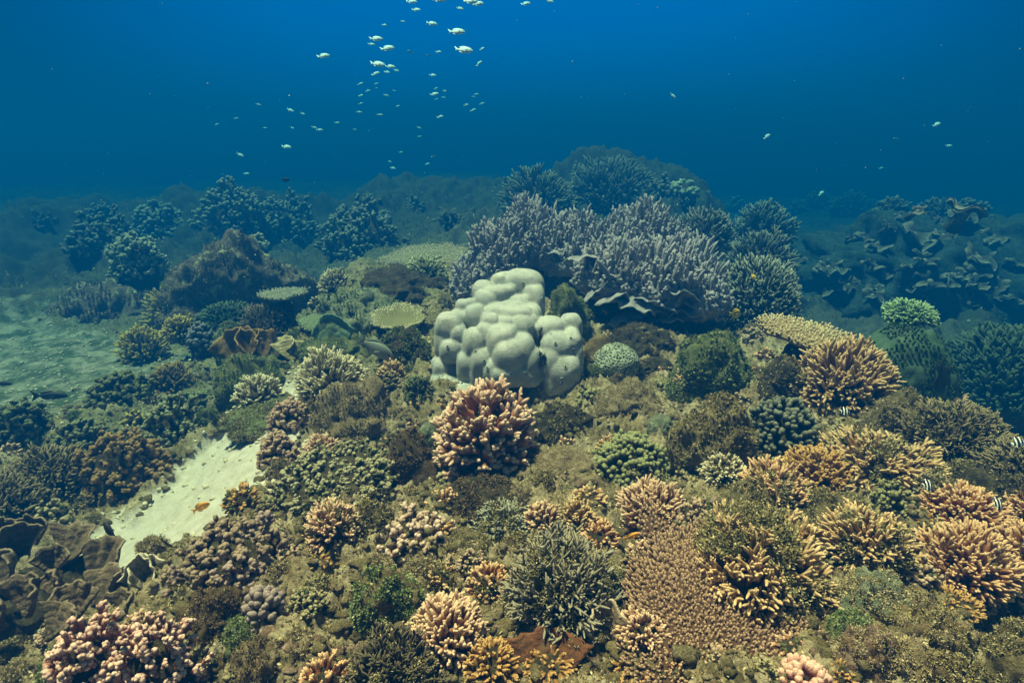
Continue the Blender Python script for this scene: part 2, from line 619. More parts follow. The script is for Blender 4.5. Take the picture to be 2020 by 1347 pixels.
def build_terrain():
    nr, na = 760, 1150
    r = np.exp(np.linspace(math.log(.30), math.log(24.0), nr))
    a = np.radians(np.linspace(-80, 80, na))
    RR, AA = np.meshgrid(r, a, indexing='ij')
    x = (RR * np.sin(AA)).ravel(); y = (RR * np.cos(AA)).ravel()
    s = sandmask(x, y)
    z = zfull(x, y, s)
    P = np.stack([x, y, z], -1)
    i = np.arange(nr - 1)[:, None] * na; j = np.arange(na - 1)[None, :]
    Q = np.stack([i + j, i + j + 1, i + na + j + 1, i + na + j], -1).reshape(-1, 4)[:, ::-1]
    me = mesh("sea_floor", P, [Q], {'sand': s})
    m, t, p, v = base_mat("sea_floor_skin", .95, .06)
    n1 = noise(t, v, 3.2, 5, .7); n2 = noise(t, v, 17, 5, .75); n3 = noise(t, v, 85, 4, .7); n4 = noise(t, v, 8, 4, .7)
    n6 = noise(t, v, 330, 3, .7)
    col = mixc(t, remap(t, n1, .36, .62), (.19, .145, .065), (.38, .30, .165))
    col = mixc(t, remap(t, n4, .47, .60, 0, .9), col, (.60, .51, .34))
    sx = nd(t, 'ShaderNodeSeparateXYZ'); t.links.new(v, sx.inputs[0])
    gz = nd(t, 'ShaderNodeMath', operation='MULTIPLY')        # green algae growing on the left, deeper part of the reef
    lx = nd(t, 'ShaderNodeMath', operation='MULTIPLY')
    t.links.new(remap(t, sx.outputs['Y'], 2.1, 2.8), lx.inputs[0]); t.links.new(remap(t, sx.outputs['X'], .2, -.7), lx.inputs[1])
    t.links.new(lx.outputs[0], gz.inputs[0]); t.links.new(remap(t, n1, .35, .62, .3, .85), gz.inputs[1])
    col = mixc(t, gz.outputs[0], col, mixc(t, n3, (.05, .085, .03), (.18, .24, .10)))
    col = mixc(t, remap(t, n2, .48, .66, 0, .75), col, (.11, .095, .035))
    col = mixc(t, remap(t, n3, .5, .75, 0, .7), col, (.56, .50, .35))
    col = mixc(t, remap(t, n3, .48, .28, 0, .8), col, (.03, .03, .015))
    sandc = mixc(t, remap(t, n2, .40, .72), (.74, .71, .64), (.55, .52, .43))
    sandc = mixc(t, remap(t, n6, .58, .75, 0, .6), sandc, (.35, .32, .22))
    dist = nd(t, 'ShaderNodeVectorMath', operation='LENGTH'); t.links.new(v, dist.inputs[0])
    far = remap(t, dist.outputs['Value'], 4.8, 7.5)          # mixes to dark green farther from the origin
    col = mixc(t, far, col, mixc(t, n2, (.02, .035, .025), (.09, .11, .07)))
    film = nd(t, 'ShaderNodeMath', operation='MULTIPLY')       # a thin algae film on the far sand flat
    t.links.new(remap(t, sx.outputs['Y'], 2.6, 3.0), film.inputs[0]); t.links.new(remap(t, n4, .38, .58, .55, 1.0), film.inputs[1])
    sandc = mixc(t, film.outputs[0], sandc, mixc(t, n2, (.035, .06, .03), (.12, .165, .095)))
    ss = nd(t, 'ShaderNodeMath', operation='ADD')
    t.links.new(attr(t, 'sand'), ss.inputs[0]); t.links.new(remap(t, n2, .3, .7, -.3, .3), ss.inputs[1])
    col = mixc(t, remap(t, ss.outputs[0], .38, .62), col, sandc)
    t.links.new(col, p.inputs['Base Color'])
    h = nd(t, 'ShaderNodeMath', operation='ADD')
    t.links.new(n3, h.inputs[0]); t.links.new(n6, h.inputs[1])
    bump(t, p, h.outputs[0], .008, 1.0)
    o = obj("sea_floor", me, m)
    tag(o, kind='structure')
    # turf algae over the rocky floor
    rng = np.random.default_rng(5)
    n = 42000
    rr = np.exp(rng.uniform(math.log(.75), math.log(9.0), n)); aa = np.radians(rng.uniform(-50, 50, n))
    tx, ty = rr * np.sin(aa), rr * np.cos(aa)
    sm = sandmask(tx, ty)
    clump = pn(np.stack([tx * 3, ty * 3, tx * 0 + 9], -1), 4)
    k = (sm < .15) & (clump > -.22)
    tx, ty, rr = tx[k], ty[k], rr[k]
    ii = np.clip(((np.log(rr) - math.log(.30)) / (math.log(24) - math.log(.30)) * (nr - 1)).round().astype(int), 0, nr - 1)
    jj = np.clip(((np.degrees(np.arctan2(tx, ty)) + 80) / 160 * (na - 1)).round().astype(int), 0, na - 1)
    G = P.reshape(nr, na, 3)
    pts = G[ii, jj]
    nn = unit(np.cross(G[np.clip(ii, 0, nr - 2), np.clip(jj + 1, 0, na - 1)] - pts, G[np.clip(ii + 1, 0, nr - 1), jj] - pts) + np.array([0, 0, 1e-6]))
    nn[nn[:, 2] < 0] *= -1
    col1 = pn(np.stack([tx * 2.2, ty * 2.2, tx * 0 + 2], -1), 8)
    for nm, mat, kk in (("turf_algae", T_OLIVE, col1 <= .05), ("turf_algae_tan", T_TAN, col1 > .05)):
        sz = (.006 + .0028 * rr[kk]) * rng.uniform(.6, 1.3, kk.sum())
        Vt, Ft, At = tufts(pts[kk], nn[kk], sz, 9)
        tag(obj("turf_algae", mesh("turf_algae", Vt, Ft, At, False), mat), "short fuzzy algae turf covering the rocky reef floor", "algae", kind='stuff')
    # rubble: broken coral pieces on sand and in the hollows
    for nm, mat, n, sd, lab in (("coral_rubble", TAN, 5200, 6, "small broken bits of cream coral scattered on sand and rock"), ("encrusting_growth", OLIVE, 6500, 7, "small olive lumps of encrusting growth on the rocky reef floor"),
                           ("encrusting_growth", PINK, 1800, 8, "small pinkish encrusting lumps dotted over the reef floor"),
                           ("shell_grit", plain_mat("shell_grit", (.62, .57, .44), (.42, .38, .27), 60), 16000, 10, "pale shell and coral bits strewn on the sand and its edges")):
        rng = np.random.default_rng(sd)
        rr = np.exp(rng.uniform(math.log(.9), math.log(6.5), n)); aa = np.radians(rng.uniform(-48, 47, n))
        tx, ty = rr * np.sin(aa), rr * np.cos(aa)
        sm = sandmask(tx, ty)
        cl = pn(np.stack([tx * 4.5, ty * 4.5, tx * 0 + sd], -1), sd)
        k = (rng.uniform(0, 1, n) < np.where(sm > .7, 0, .9)) & ((cl > -.05) | (sm > .3))
        if sd == 10:
            k = (sm > .12) & (rng.uniform(0, 1, n) < np.where(sm > .9, .13, .9))
        tx, ty = tx[k], ty[k]
        ii = np.clip(((np.log(np.hypot(tx, ty)) - math.log(.30)) / (math.log(24) - math.log(.30)) * (nr - 1)).round().astype(int), 0, nr - 1)
        jj = np.clip(((np.degrees(np.arctan2(tx, ty)) + 80) / 160 * (na - 1)).round().astype(int), 0, na - 1)
        C = G[ii, jj] + np.array([0, 0, .002])
        sz = rng.uniform(.005, .016, len(C)) * {6: .8, 10: .62}.get(sd, 1.15)
        Vb, Fb, Ab = blobs(C, np.stack([sz * rng.uniform(.7, 1.7, len(C)), sz * rng.uniform(.6, 1.4, len(C)), sz * rng.uniform(.5, 1.1, len(C))], -1), rng, 2, .32)
        tag(obj(nm, mesh(nm, Vb, Fb, Ab), mat), lab, "rubble", kind='stuff')


build_terrain()


# ------------------------------------------------------------------ generators
def dome_dirs(n, rng, jit=.25, lo=-.12):
    i = np.arange(n) + .5
    z = 1 - i / n * (1 - lo)
    ph = i * PI * (3 - math.sqrt(5))
    s = np.sqrt(np.maximum(1 - z * z, 0))
    d = np.stack([s * np.cos(ph), s * np.sin(ph), z], -1)
    d += rng.normal(0, jit / math.sqrt(n) * 1.8, d.shape)
    return unit(d)


def branch_paths(R, H, br, rng, seed, k=3.3, sub=2, core=.42, lump=.16, bend=.25, up=.2, nmax=700, sect=None, lo=-.12, alg=0., K=5, Ry=None, algf=2.2):
    Ry = Ry or R
    area = 2 * PI * R * (R * .5 + H * .5)
    n = int(np.clip(area / (k * br) ** 2 / (1 + .55 * sub), 14, nmax))
    D = dome_dirs(n, rng, 1.0, lo)
    if sect is not None:
        D = D[sect(D)]
        n = len(D)
    sc = 1 + lump * fbm(D * 1.7 + seed, 2, seed)
    al = np.zeros(n)
    if alg:
        al = sstep(.15, -.1, fbm(D * algf + seed * 3.1, 2, seed + 3) - (alg - .5))
        sc *= 1 - .16 * al
    E = np.array([R, Ry, H])
    tip = D * E * sc[:, None] * rng.uniform(.9, 1.06, (n, 1))
    base = tip * core * rng.uniform(.8, 1.15, (n, 1)) - np.array([0, 0, .12 * H])
    L = np.linalg.norm(tip - base, axis=1, keepdims=True)
    tip = tip + np.array([0, 0, 1]) * L * up * rng.uniform(.2, 1, (n, 1)) * .5 + rng.normal(0, .5, (n, 3)) * br * 1.4
    ctrl = (base * .5 + tip * .5) + rng.normal(0, 1, (n, 3)) * L * bend * .35 - np.array([0, 0, 1]) * L * up * .3
    tt = np.linspace(0, 1, K)[None, :, None]
    P = (1 - tt) ** 2 * base[:, None] + 2 * tt * (1 - tt) * ctrl[:, None] + tt ** 2 * tip[:, None]
    r = br * rng.uniform(.85, 1.15, (n, 1)) * np.linspace(1.25, .82, K)[None]
    r[:, -1] *= .62
    t = np.broadcast_to(np.linspace(0, 1, K), (n, K)).copy()
    out = [(P, r, t, al)]
    for s in range(sub):
        tp = rng.uniform(.40, .80, n)
        pos = ((1 - tp) ** 2)[:, None] * base + (2 * tp * (1 - tp))[:, None] * ctrl + (tp ** 2)[:, None] * tip
        tan = unit(tip - base)
        side = unit(np.cross(tan, rng.normal(0, 1, (n, 3))))
        d = unit(tan * rng.uniform(.5, 1.0, (n, 1)) + side * rng.uniform(.55, .9, (n, 1)) + np.array([0, 0, up * .5]))
        l = L * (1.08 - tp)[:, None] * rng.uniform(.6, 1.0, (n, 1))
        l = np.minimum(l, 7 * br)
        e = pos + d * l + tan * l * .25
        c = pos + d * l * .55
        P2 = (1 - tt) ** 2 * pos[:, None] + 2 * tt * (1 - tt) * c[:, None] + tt ** 2 * e[:, None]
        r2 = br * rng.uniform(.7, .95, (n, 1)) * np.linspace(1.05, .8, K)[None]
        r2[:, -1] *= .62
        t2 = tp[:, None] + (1 - tp[:, None]) * np.linspace(0, 1, K)[None]
        out.append((P2, r2, t2, al))
    return out


def crown_mesh(paths, sides, rng, knob=.08):
    parts = []
    for P, r, t, al in paths:
        V, Fc, A = tubes(P, r, sides, t, rng, knob)
        A['alg'] = np.repeat(al, P.shape[1] * sides + 1)
        parts.append((V, Fc, A))
    return join(*parts)


CATS = 'coral'
SEED = [100]


def nseed():
    SEED[0] += 1
    return SEED[0]


def base_part(root, R, H, mat, seed, s=.55, Ry=None):
    V, Fc, A = lumpy((R * s, (Ry or R) * s, H * s), seed, 4, .2, 1.5, .08)
    V = V - np.array([0, 0, .08 * H])
    return obj("base", mesh("base", V, Fc, A), mat, root)


def branching(name, label, b, c0, c1, px=9, d=None, k=3.0, sub=2, sides=6, alg=0., core=.66, lump=.16, up=.10, bend=.45, mat=None, basemat=None, front=.75, minh=.4, maxh=1.5, nmax=1000, group=None, tilt=(0, 0, 0), sect=None, lo=-.5, lift=.28, c2=None, cat='coral', tlo=.35, knob=.15, Ry=None, algc=(0.085, 0.09, 0.035), bscale=.62, turf=True, algf=2.2, pxs=.68):
    seed = nseed(); rng = np.random.default_rng(seed)
    c, R, H, mpp = place(b, d, front, minh, maxh)
    R *= 1.2 if (b[0] > 1340 and b[1] > 850) else 1.06; k = k * .9
    br = px * .5 * mpp * pxs
    c = c + np.array([0, 0, lift * H]); H = H * (1 - .8 * lift)
    root = thing(name, label, cat, c, group, tilt)
    ps = branch_paths(R - br, H - br, br, rng, seed, k, sub, core, lump, bend, up, nmax, sect, lo, alg, Ry=(Ry * R if Ry else None), algf=algf)
    V, Fc, A = crown_mesh(ps, sides, rng, knob)
    obj("branch_crown", mesh("branch_crown", V, Fc, A), mat or coral_mat(c0, c1, c2, lo=tlo, alg=algc), root)
    base_part(root, R, H, basemat or DARK, seed, bscale, Ry=(Ry * R if Ry else None))
    if alg and turf:
        # algae turf clogging the overgrown side of the crown
        P0, r0, t0, al = ps[0]
        pts = []; 
        for P_, r_, t_, a_ in ps:
            sel = a_ > .55
            if sel.any():
                Q = P_[sel][:, 2:, :].reshape(-1, 3); pts.append(Q)
        if pts:
            Q = np.concatenate(pts); Q = np.repeat(Q, 2, 0) + rng.normal(0, 1, (len(Q) * 2, 3)) * br * 1.6
            Vt, Ft, At = tufts(Q, unit(Q + np.array([0, 0, .02])), br * 2.0, seed, 3)
            tag(obj("algae_turf", mesh("algae_turf", Vt, Ft, At, False), T_OLIVE, root), kind='stuff')
    return root


def knobby(name, label, b, c0, c1, px=9, d=None, k=1.9, cluster=0, stretch=1.5, sub=2, lump=.16, mat=None, basemat=None, front=.75, minh=.4, maxh=1.5, group=None, nmax=900, tlo=.3, lo=-.15, c2=None, alg=0., Ry=1.0, blump=.16, inner=.78):
    seed = nseed(); rng = np.random.default_rng(seed)
    c, R, H, mpp = place(b, d, front, minh, maxh)
    br = px * .5 * mpp
    root = thing(name, label, 'coral', c, group)
    area = 2 * PI * R * (R * .5 + H * .5)
    n = int(np.clip(area / (k * br) ** 2 / (1 + .35 * cluster), 12, nmax))
    D = dome_dirs(n, rng, 1.0, lo)
    sc = 1 + lump * fbm(D * 2.2 + seed, 2, seed) * 1.6
    E = np.array([R - br, (R - br) * Ry, H - br])
    C = D * E * sc[:, None]
    dirs = unit(D + np.array([0, 0, .35]))
    rad = br * rng.uniform(.8, 1.25, n)
    parts = []
    if cluster:
        for i in range(cluster):
            off = unit(rng.normal(0, 1, (n, 3)) + dirs * .7) * rad[:, None] * 1.05
            V, Fc, A = blobs(C + off, rad * rng.uniform(.5, .85, n), rng, sub, blump, 1.15, unit(off))
            A['alg'] = np.zeros(len(V)); parts.append((V, Fc, A))
        # stems
    Pst = np.stack([C - dirs * (rad * 2.6)[:, None], C - dirs * (rad * 1.3)[:, None], C], 1)
    V, Fc, A = tubes(Pst, np.stack([rad * .6, rad * .75, rad * .8], 1), 6, np.broadcast_to(np.array([0, .1, .3]), (n, 3)))
    A['alg'] = np.zeros(len(V)); parts.append((V, Fc, A))
    V, Fc, A = blobs(C, rad, rng, sub, blump, stretch, dirs)
    al = np.zeros(n)
    if alg: al = sstep(.1, -.1, fbm(D * 2 + seed, 2, seed + 3) - (alg - .5))
    A['alg'] = np.repeat(al, len(V) // n); parts.append((V, Fc, A))
    V, Fc, A = join(*parts)
    obj("knob_crown", mesh("knob_crown", V, Fc, A), mat or coral_mat(c0, c1, c2, lo=tlo, hi=.95, mott=.5), root)
    base_part(root, R, H, basemat or DARK, seed, inner, R * Ry)
    return root


def table(name, label, b, c0, c1, px=7, d=None, stalk=.16, nubh=2.2, k=2.2, thick=.012, cup=.10, tilt=(0, 0, 0), Ry=None, edge=.18, group=None, nmax=1400, nub_in=0.0, front=.9, topmat=None, seed=None):
    """plate coral on a stalk: flat irregular disc with short upright branchlets on top"""
    seed = seed or nseed(); rng = np.random.default_rng(seed)
    x0, y0, x1, y1 = b
    px_c = (x0 + x1) / 2
    hit = at_depth(px_c, (y0 + y1) / 2, d)
    R = (x1 - x0) / 2 * d / F
    th = math.atan2(CAMZ - hit[2], np.hypot(hit[0], hit[1]))
    if Ry is None:
        Ry = np.clip((y1 - y0) / 2 * d / F / max(math.sin(th), .12) * .85, .35 * R, 1.1 * R)
    br = px * .5 * d / F
    root = thing(name, label, 'coral', hit, group, tilt)
    nr, na = 26, 110

    def surf(u, a):
        rim = 1 + edge * fbm(np.stack([np.cos(a) * 1.5 + seed, np.sin(a) * 1.5, a * 0], -1), 3, seed)
        x = u * rim * np.cos(a) * R; y = u * rim * np.sin(a) * Ry
        z = cup * R * (u ** 2 - .5) + .05 * R * pn(np.stack([x / R * 2.2 + seed, y / R * 2.2, x * 0], -1), seed)
        return x, y, z
    u = np.linspace(0, 1, nr) ** .8
    U, Aa = np.meshgrid(u, np.arange(na) / na * 2 * PI, indexing='ij')
    x, y, z = surf(U.ravel(), Aa.ravel())
    top = np.stack([x, y, z + thick * (1 - U.ravel() ** 6)], -1)
    th_b = thick + .22 * R * stalk * 2 * (1 - U.ravel()) ** 2
    bot = np.stack([x, y, z - th_b], -1)
    bot[:, :2] *= .985
    n = len(top)
    i = np.arange(nr - 1)[:, None] * na; j = np.arange(na)[None]; j2 = (j + 1) % na
    q = np.stack([i + j, i + na + j, i + na + j2, i + j2], -1).reshape(-1, 4)
    e = (nr - 1) * na
    jj = np.arange(na); jj2 = (jj + 1) % na
    rimq = np.stack([e + jj, n + e + jj, n + e + jj2, e + jj2], -1)
    V = np.concatenate([top, bot])
    t = np.concatenate([.15 + .3 * U.ravel() ** 5, np.zeros(n)])
    obj("plate", mesh("plate", V, [q, q[:, ::-1] + n, rimq], {'t': t, 'alg': np.zeros(len(V))}), topmat or coral_mat(c0, c1, lo=.3, hi=1.0), root)
    N = int(min(nmax, PI * R * Ry / (k * br) ** 2))
    uu = np.sqrt(rng.uniform(nub_in ** 2, 1, N)); aa = rng.uniform(0, 2 * PI, N)
    # even spacing by sunflower
    i = np.arange(N) + .5
    uu = np.sqrt(nub_in ** 2 + (1 - nub_in ** 2) * i / N) * .99; aa = i * PI * (3 - math.sqrt(5)) + rng.normal(0, .02, N)
    x, y, z = surf(uu, aa)
    b0 = np.stack([x, y, z], -1)
    o = np.stack([np.cos(aa), np.sin(aa), 0 * aa], -1)
    dirv = unit(np.array([0, 0, 1.0]) + o * (uu ** 2 * .9)[:, None] + rng.normal(0, .18, (N, 3)))
    h = br * nubh * rng.uniform(.7, 1.35, N)
    P = b0[:, None] + dirv[:, None] * (h[:, None] * np.array([0, .6, 1.0])[None])[..., None]
    rr = br * rng.uniform(.8, 1.1, (N, 1)) * np.array([[.78, .72, .46]])
    V, Fc, A = tubes(P, rr, 5, None, rng, .08)
    A['alg'] = np.zeros(len(V))
    obj("nub_crown", mesh("nub_crown", V, Fc, A), coral_mat(c0, c1, lo=.3, hi=1.0), root)
    if stalk:
        V, Fc, A = lumpy((R * stalk * 1.3, Ry * stalk * 1.6, .9 * R * .5), seed, 4, .25, 1.5, .1)
        V = V - np.array([0, 0, .50 * R + max(cup, 0) * .5 * R + thick + .02])
        obj("stalk", mesh("stalk", V, Fc, A), DARK, root)
    return root


def sheet(w, h, rng, curl=.5, wave=.12, nw=26, nh=14, spread=1.5, thick=.004, seed=0, lobes=3.0):
    """a curved fan-shaped plate standing up from the origin, opening towards -Y"""
    uu, vv = np.meshgrid(np.linspace(-1, 1, nw), np.linspace(0, 1, nh), indexing='ij')
    u = uu.ravel(); v = vv.ravel()
    a = u * spread * .5
    rim = 1 + .16 * pn(np.stack([u * lobes + seed, u * 0 + 2.2, u * 0], -1), seed) + .035 * pn(np.stack([u * lobes * 4 + seed, u * 0 + 5.2, u * 0], -1), seed)
    rr = v * h * rim
    x = np.sin(a) * (rr + .12 * h) * w / h
    z = np.cos(a) * rr
    y = -curl * h * v ** 2 + curl * h * .9 * (1 - np.cos(a * 1.15)) * (-.9) + 2.2 * wave * h * v ** 2 * pn(np.stack([u * lobes * 1.1 + seed * .37, v * 1.5, u * 0 + .4], -1), 6)
    y = y + .035 * h * fbm(np.stack([x / h * 5 + seed, z / h * 5, u * 0], -1), 3, seed)
    P = np.stack([x, y, z], -1)
    G = P.reshape(nw, nh, 3)
    du = np.gradient(G, axis=0); dv = np.gradient(G, axis=1)
    N = unit(np.cross(du, dv)).reshape(-1, 3)
    tk = thick * (1 - .55 * v)[:, None]
    A_ = P + N * tk; B_ = P - N * tk
    n = len(P)
    i = np.arange(nw - 1)[:, None] * nh; j = np.arange(nh - 1)[None]
    q = np.stack([i + j, i + nh + j, i + nh + j + 1, i + j + 1], -1).reshape(-1, 4)
    ed = np.concatenate([np.arange(nh - 1), np.arange(nw - 1) * nh + nh - 1, ((nw - 1) * nh + np.arange(nh - 1))[::-1]])
    b1 = np.arange(nw) * nh + nh - 1
    rimq = np.stack([b1[:-1], b1[1:], b1[1:] + n, b1[:-1] + n], -1)
    s0 = np.arange(nh); s1 = (nw - 1) * nh + np.arange(nh)
    r0 = np.stack([s0[:-1], s0[1:], s0[1:] + n, s0[:-1] + n], -1)
    r1 = np.stack([s1[1:], s1[:-1], s1[:-1] + n, s1[1:] + n], -1)
    V = np.concatenate([A_, B_])
    t = np.concatenate([v, v])
    return V, [q, q[:, ::-1] + n, rimq, r0, r1], {'t': t, 'alg': np.zeros(2 * n)}


def xf(part, loc=(0, 0, 0), rot=(0, 0, 0), sc=1.0):
    M = np.array(Euler(rot, 'XYZ').to_matrix())
    V, Fc, A = part
    return (V * sc) @ M.T + np.array(loc), Fc, A


def rock(name, label, b, mat, d=None, amp=.25, freq=1.5, rough=.07, ridg=.10, sub=5, turf=None, tn=1500, ts=.012, front=.75, Ry=1.0, minh=.3, maxh=1.6, cat='rock', group=None, sink=.15, yaw=0):
    seed = nseed()
    c, R, H, mpp = place(b, d, front, minh, maxh)
    root = thing(name, label, cat, c - np.array([0, 0, sink * H]), group, (0, 0, yaw))
    V, Fc, A = lumpy((R, R * Ry, H), seed, sub, amp, freq, rough, ridg)
    V = V - np.array([(V[:, 0].max() + V[:, 0].min()) / 2, 0, 0])
    V = V * np.array([R / V[:, 0].max(), R * Ry / np.abs(V[:, 1]).max(), H * (1 + sink) / V[:, 2].max()])
    obj("rock_body", mesh("rock_body", V, Fc, A), mat, root)
    if turf:
        rng = np.random.default_rng(seed)
        N = vnormals(V, Fc)
        up = np.where((V[:, 2] > -.25 * H) & (fbm(V * (2.4 / R) + seed, 2, seed) > -.12))[0]
        if len(up):
            tn = int(tn * 2.2)
            ii = rng.choice(up, tn)
            sz = .48 * ts * rng.uniform(.6, 1.3, tn)
            Vt, Ft, At = tufts(V[ii], N[ii], sz, seed)
            tag(obj("algae_turf", mesh("algae_turf", Vt, Ft, At, False), turf, root), kind='stuff')
    return root


def remeshed(part, voxel, smooth=3, factor=.5):
    V, Fc, A = part
    me = mesh("lobe_union", V, Fc)
    o = bpy.data.objects.new("lobe_union", me)
    COL.objects.link(o)
    m = o.modifiers.new("r", 'REMESH'); m.mode = 'VOXEL'; m.voxel_size = voxel
    s = o.modifiers.new("s", 'SMOOTH'); s.factor = factor; s.iterations = smooth
    dg = bpy.context.evaluated_depsgraph_get()
    dg.update()
    me2 = bpy.data.meshes.new_from_object(o.evaluated_get(dg))
    bpy.data.objects.remove(o)
    me2.polygons.foreach_set("use_smooth", np.full(len(me2.polygons), True))
    return me2


def mesh_arrays(me):
    V = np.zeros(len(me.vertices) * 3, np.float32); me.vertices.foreach_get("co", V)
    N = np.zeros(len(me.vertices) * 3, np.float32); me.vertices.foreach_get("normal", N)
    return V.reshape(-1, 3).astype(float), N.reshape(-1, 3).astype(float)


# ================================================================== the big lobed coral in the middle
def lobed_coral():
    D0 = float((ground(1003, 770) - CAM) @ FWD) - .12
    # px, py, rx, ry (photo pixels), metres further back than the front
    L = [(1032, 569, 43, 36, .34), (1000, 566, 34, 28, .36), (953, 580, 23, 25, .29), (987, 556, 16, 15, .33), (975, 584, 24, 20, .24), (1000, 578, 20, 16, .24),
         (958, 600, 26, 26, .22), (985, 613, 30, 15, .17), (1012, 611, 28, 17, .16), (1040, 620, 30, 20, .16), (1026, 600, 24, 17, .21), (1052, 600, 24, 38, .28),
         (914, 607, 17, 16, .20), (930, 603, 14, 14, .20), (938, 626, 22, 24, .16), (905, 632, 22, 20, .17), (887, 650, 30, 33, .12), (880, 676, 24, 30, .13), (893, 690, 27, 24, .09), (905, 664, 17, 24, .09),
         (966, 640, 20, 22, .08), (978, 622, 22, 18, .13), (1001, 645, 20, 23, .08), (1029, 650, 26, 28, .08), (1046, 640, 18, 22, .12), (1015, 622, 38, 20, .12),
         (958, 668, 22, 32, .06), (936, 690, 23, 42, .05), (925, 722, 25, 30, .05), (948, 718, 24, 34, .03),
         (991, 680, 32, 40, .02), (1004, 708, 36, 45, .00), (1028, 700, 30, 42, .02), (1046, 718, 23, 36, .02), (1003, 735, 42, 26, .00), (1040, 738, 30, 22, .02), (975, 730, 30, 28, .02), (950, 738, 30, 22, .04),
         (872, 735, 18, 30, .12), (888, 740, 30, 30, .16), (866, 722, 16, 18, .13), (880, 765, 34, 30, .10), (912, 775, 34, 24, .04), (858, 748, 14, 26, .16),
         (1086, 656, 30, 30, .10), (1126, 646, 23, 26, .14), (1070, 655, 18, 22, .10), (1098, 690, 35, 36, .05), (1128, 685, 20, 36, .07), (1086, 720, 24, 42, .04), (1108, 735, 38, 42, .04), (1098, 752, 30, 28, .04), (1135, 710, 16, 40, .08)]
    rng = np.random.default_rng(3)
    V0, F0 = ico(4)
    org = at_depth(1003, 778, D0 + .28)
    parts = []
    for px, py, rx, ry, dz in L:
        dep = D0 + dz
        rxm, rym = rx * dep / F, ry * dep / F
        rxm, rym = rxm * 1.05, rym * 1.18
        rd = (rxm * .6 + rym * .5)
        # the front of the lobe sits at this depth
        c = at_depth(px, py, dep + rd * .35)
        Q0 = np.sign(V0) * np.abs(V0) ** .76                    # blunt, square-shouldered lobes
        E = np.stack([Q0[:, 0] * rxm * .95, Q0[:, 1] * rd * .92, Q0[:, 2] * rym * .93], -1)
        E *= (1 + .07 * pn(V0 * 1.3 + rng.uniform(0, 50), 5))[:, None]
        parts.append((E + c - org, [F0], {}))
    # core of the mound
    for px, py, rx, ry, dz in ((1000, 690, 105, 85, .36), (1010, 620, 60, 60, .42), (1000, 740, 110, 60, .36)):
        dep = D0 + dz
        c = at_depth(px, py, dep)
        V, Fc, A = V0 * np.array([rx * dep / F, .22, ry * dep / F]), [F0], {}
        parts.append((V + c - org, Fc, A))
    me = remeshed(join(*parts), .0055, 4, .5)
    m, t, p, v = base_mat("lobed_coral_skin", .62, .25)
    n1 = noise(t, v, 5.5, 4); n2 = noise(t, v, 30, 4); n3 = noise(t, v, 15, 3)
    col = mixc(t, remap(t, n1, .38, .64), (.37, .40, .39), (.53, .54, .50))
    col = mixc(t, remap(t, n3, .56, .70, 0, .4), col, (.42, .39, .24))
    col = mixc(t, remap(t, n2, .48, .68, 0, .6), col, (.26, .29, .28))
    vor = nd(t, 'ShaderNodeTexVoronoi')
    vor.inputs['Scale'].default_value = 160
    sq = nd(t, 'ShaderNodeMapping'); sq.inputs['Scale'].default_value = (1.0, 1.0, 1.8)
    t.links.new(v, sq.inputs[0]); t.links.new(sq.outputs[0], vor.inputs['Vector'])
    col = mixc(t, remap(t, vor.outputs['Distance'], .1, .6, .42, 0), col, (.17, .21, .19))
    t.links.new(col, p.inputs['Base Color'])
    bump(t, p, vor.outputs['Distance'], .004, .7)
    root = thing("lobed_boulder_coral", "large smooth pale grey-green boulder coral of many rounded lobes at the centre", "coral", org)
    body = obj("lobed_body", me, m, root)
    # worm holes with pale rims
    V, N = mesh_arrays(me)
    for px, py in ((1032, 556), (991, 741), (1011, 738), (1084, 656), (1097, 674), (1127, 664), (1108, 749), (1107, 759), (959, 726), (883, 681), (936, 691), (1072, 588), (1134, 691), (1118, 722), (958, 712)):
        r = ray(px, py); r = r / np.linalg.norm(r)
        Q = V + org - CAM
        tpar = Q @ r
        dist = np.linalg.norm(Q - tpar[:, None] * r, axis=1)
        k = np.where(dist < .008)[0]
        if not len(k): continue
        i = k[np.argmin(tpar[k])]
        a = np.linspace(0, 2 * PI, 15)[:-1]
        nrm = Vector(N[i]); q = nrm.to_track_quat('Z', 'Y').to_matrix()
        prof = [(.0085, -.002), (.0075, .003), (.0052, .0042), (.0040, .0015)]
        Vv = np.array([[(rr * math.cos(x), rr * math.sin(x), zz) for x in a] for rr, zz in prof]).reshape(-1, 3)
        n = len(a); f = []
        for kk in range(3):
            for jx in range(n):
                f.append([kk * n + jx, kk * n + (jx + 1) % n, (kk + 1) * n + (jx + 1) % n, (kk + 1) * n + jx])
        Mq = np.array(q)
        ho = obj("worm_tube", mesh("worm_tube", Vv @ Mq.T + V[i], [np.array(f)]), m, root)
        cap = np.concatenate([[[0, 0, .0012]], np.array([(.0045 * math.cos(x), .0045 * math.sin(x), .0012) for x in a])])
        fc = np.array([[0, jx + 1, (jx + 1) % n + 1] for jx in range(n)])
        obj("tube_opening", mesh("tube_opening", cap @ Mq.T + V[i], [fc]), plain_mat("dark_hole", (.012, .014, .012)), ho)
    # dark algae in the cracks between lobes
    rng = np.random.default_rng(8)
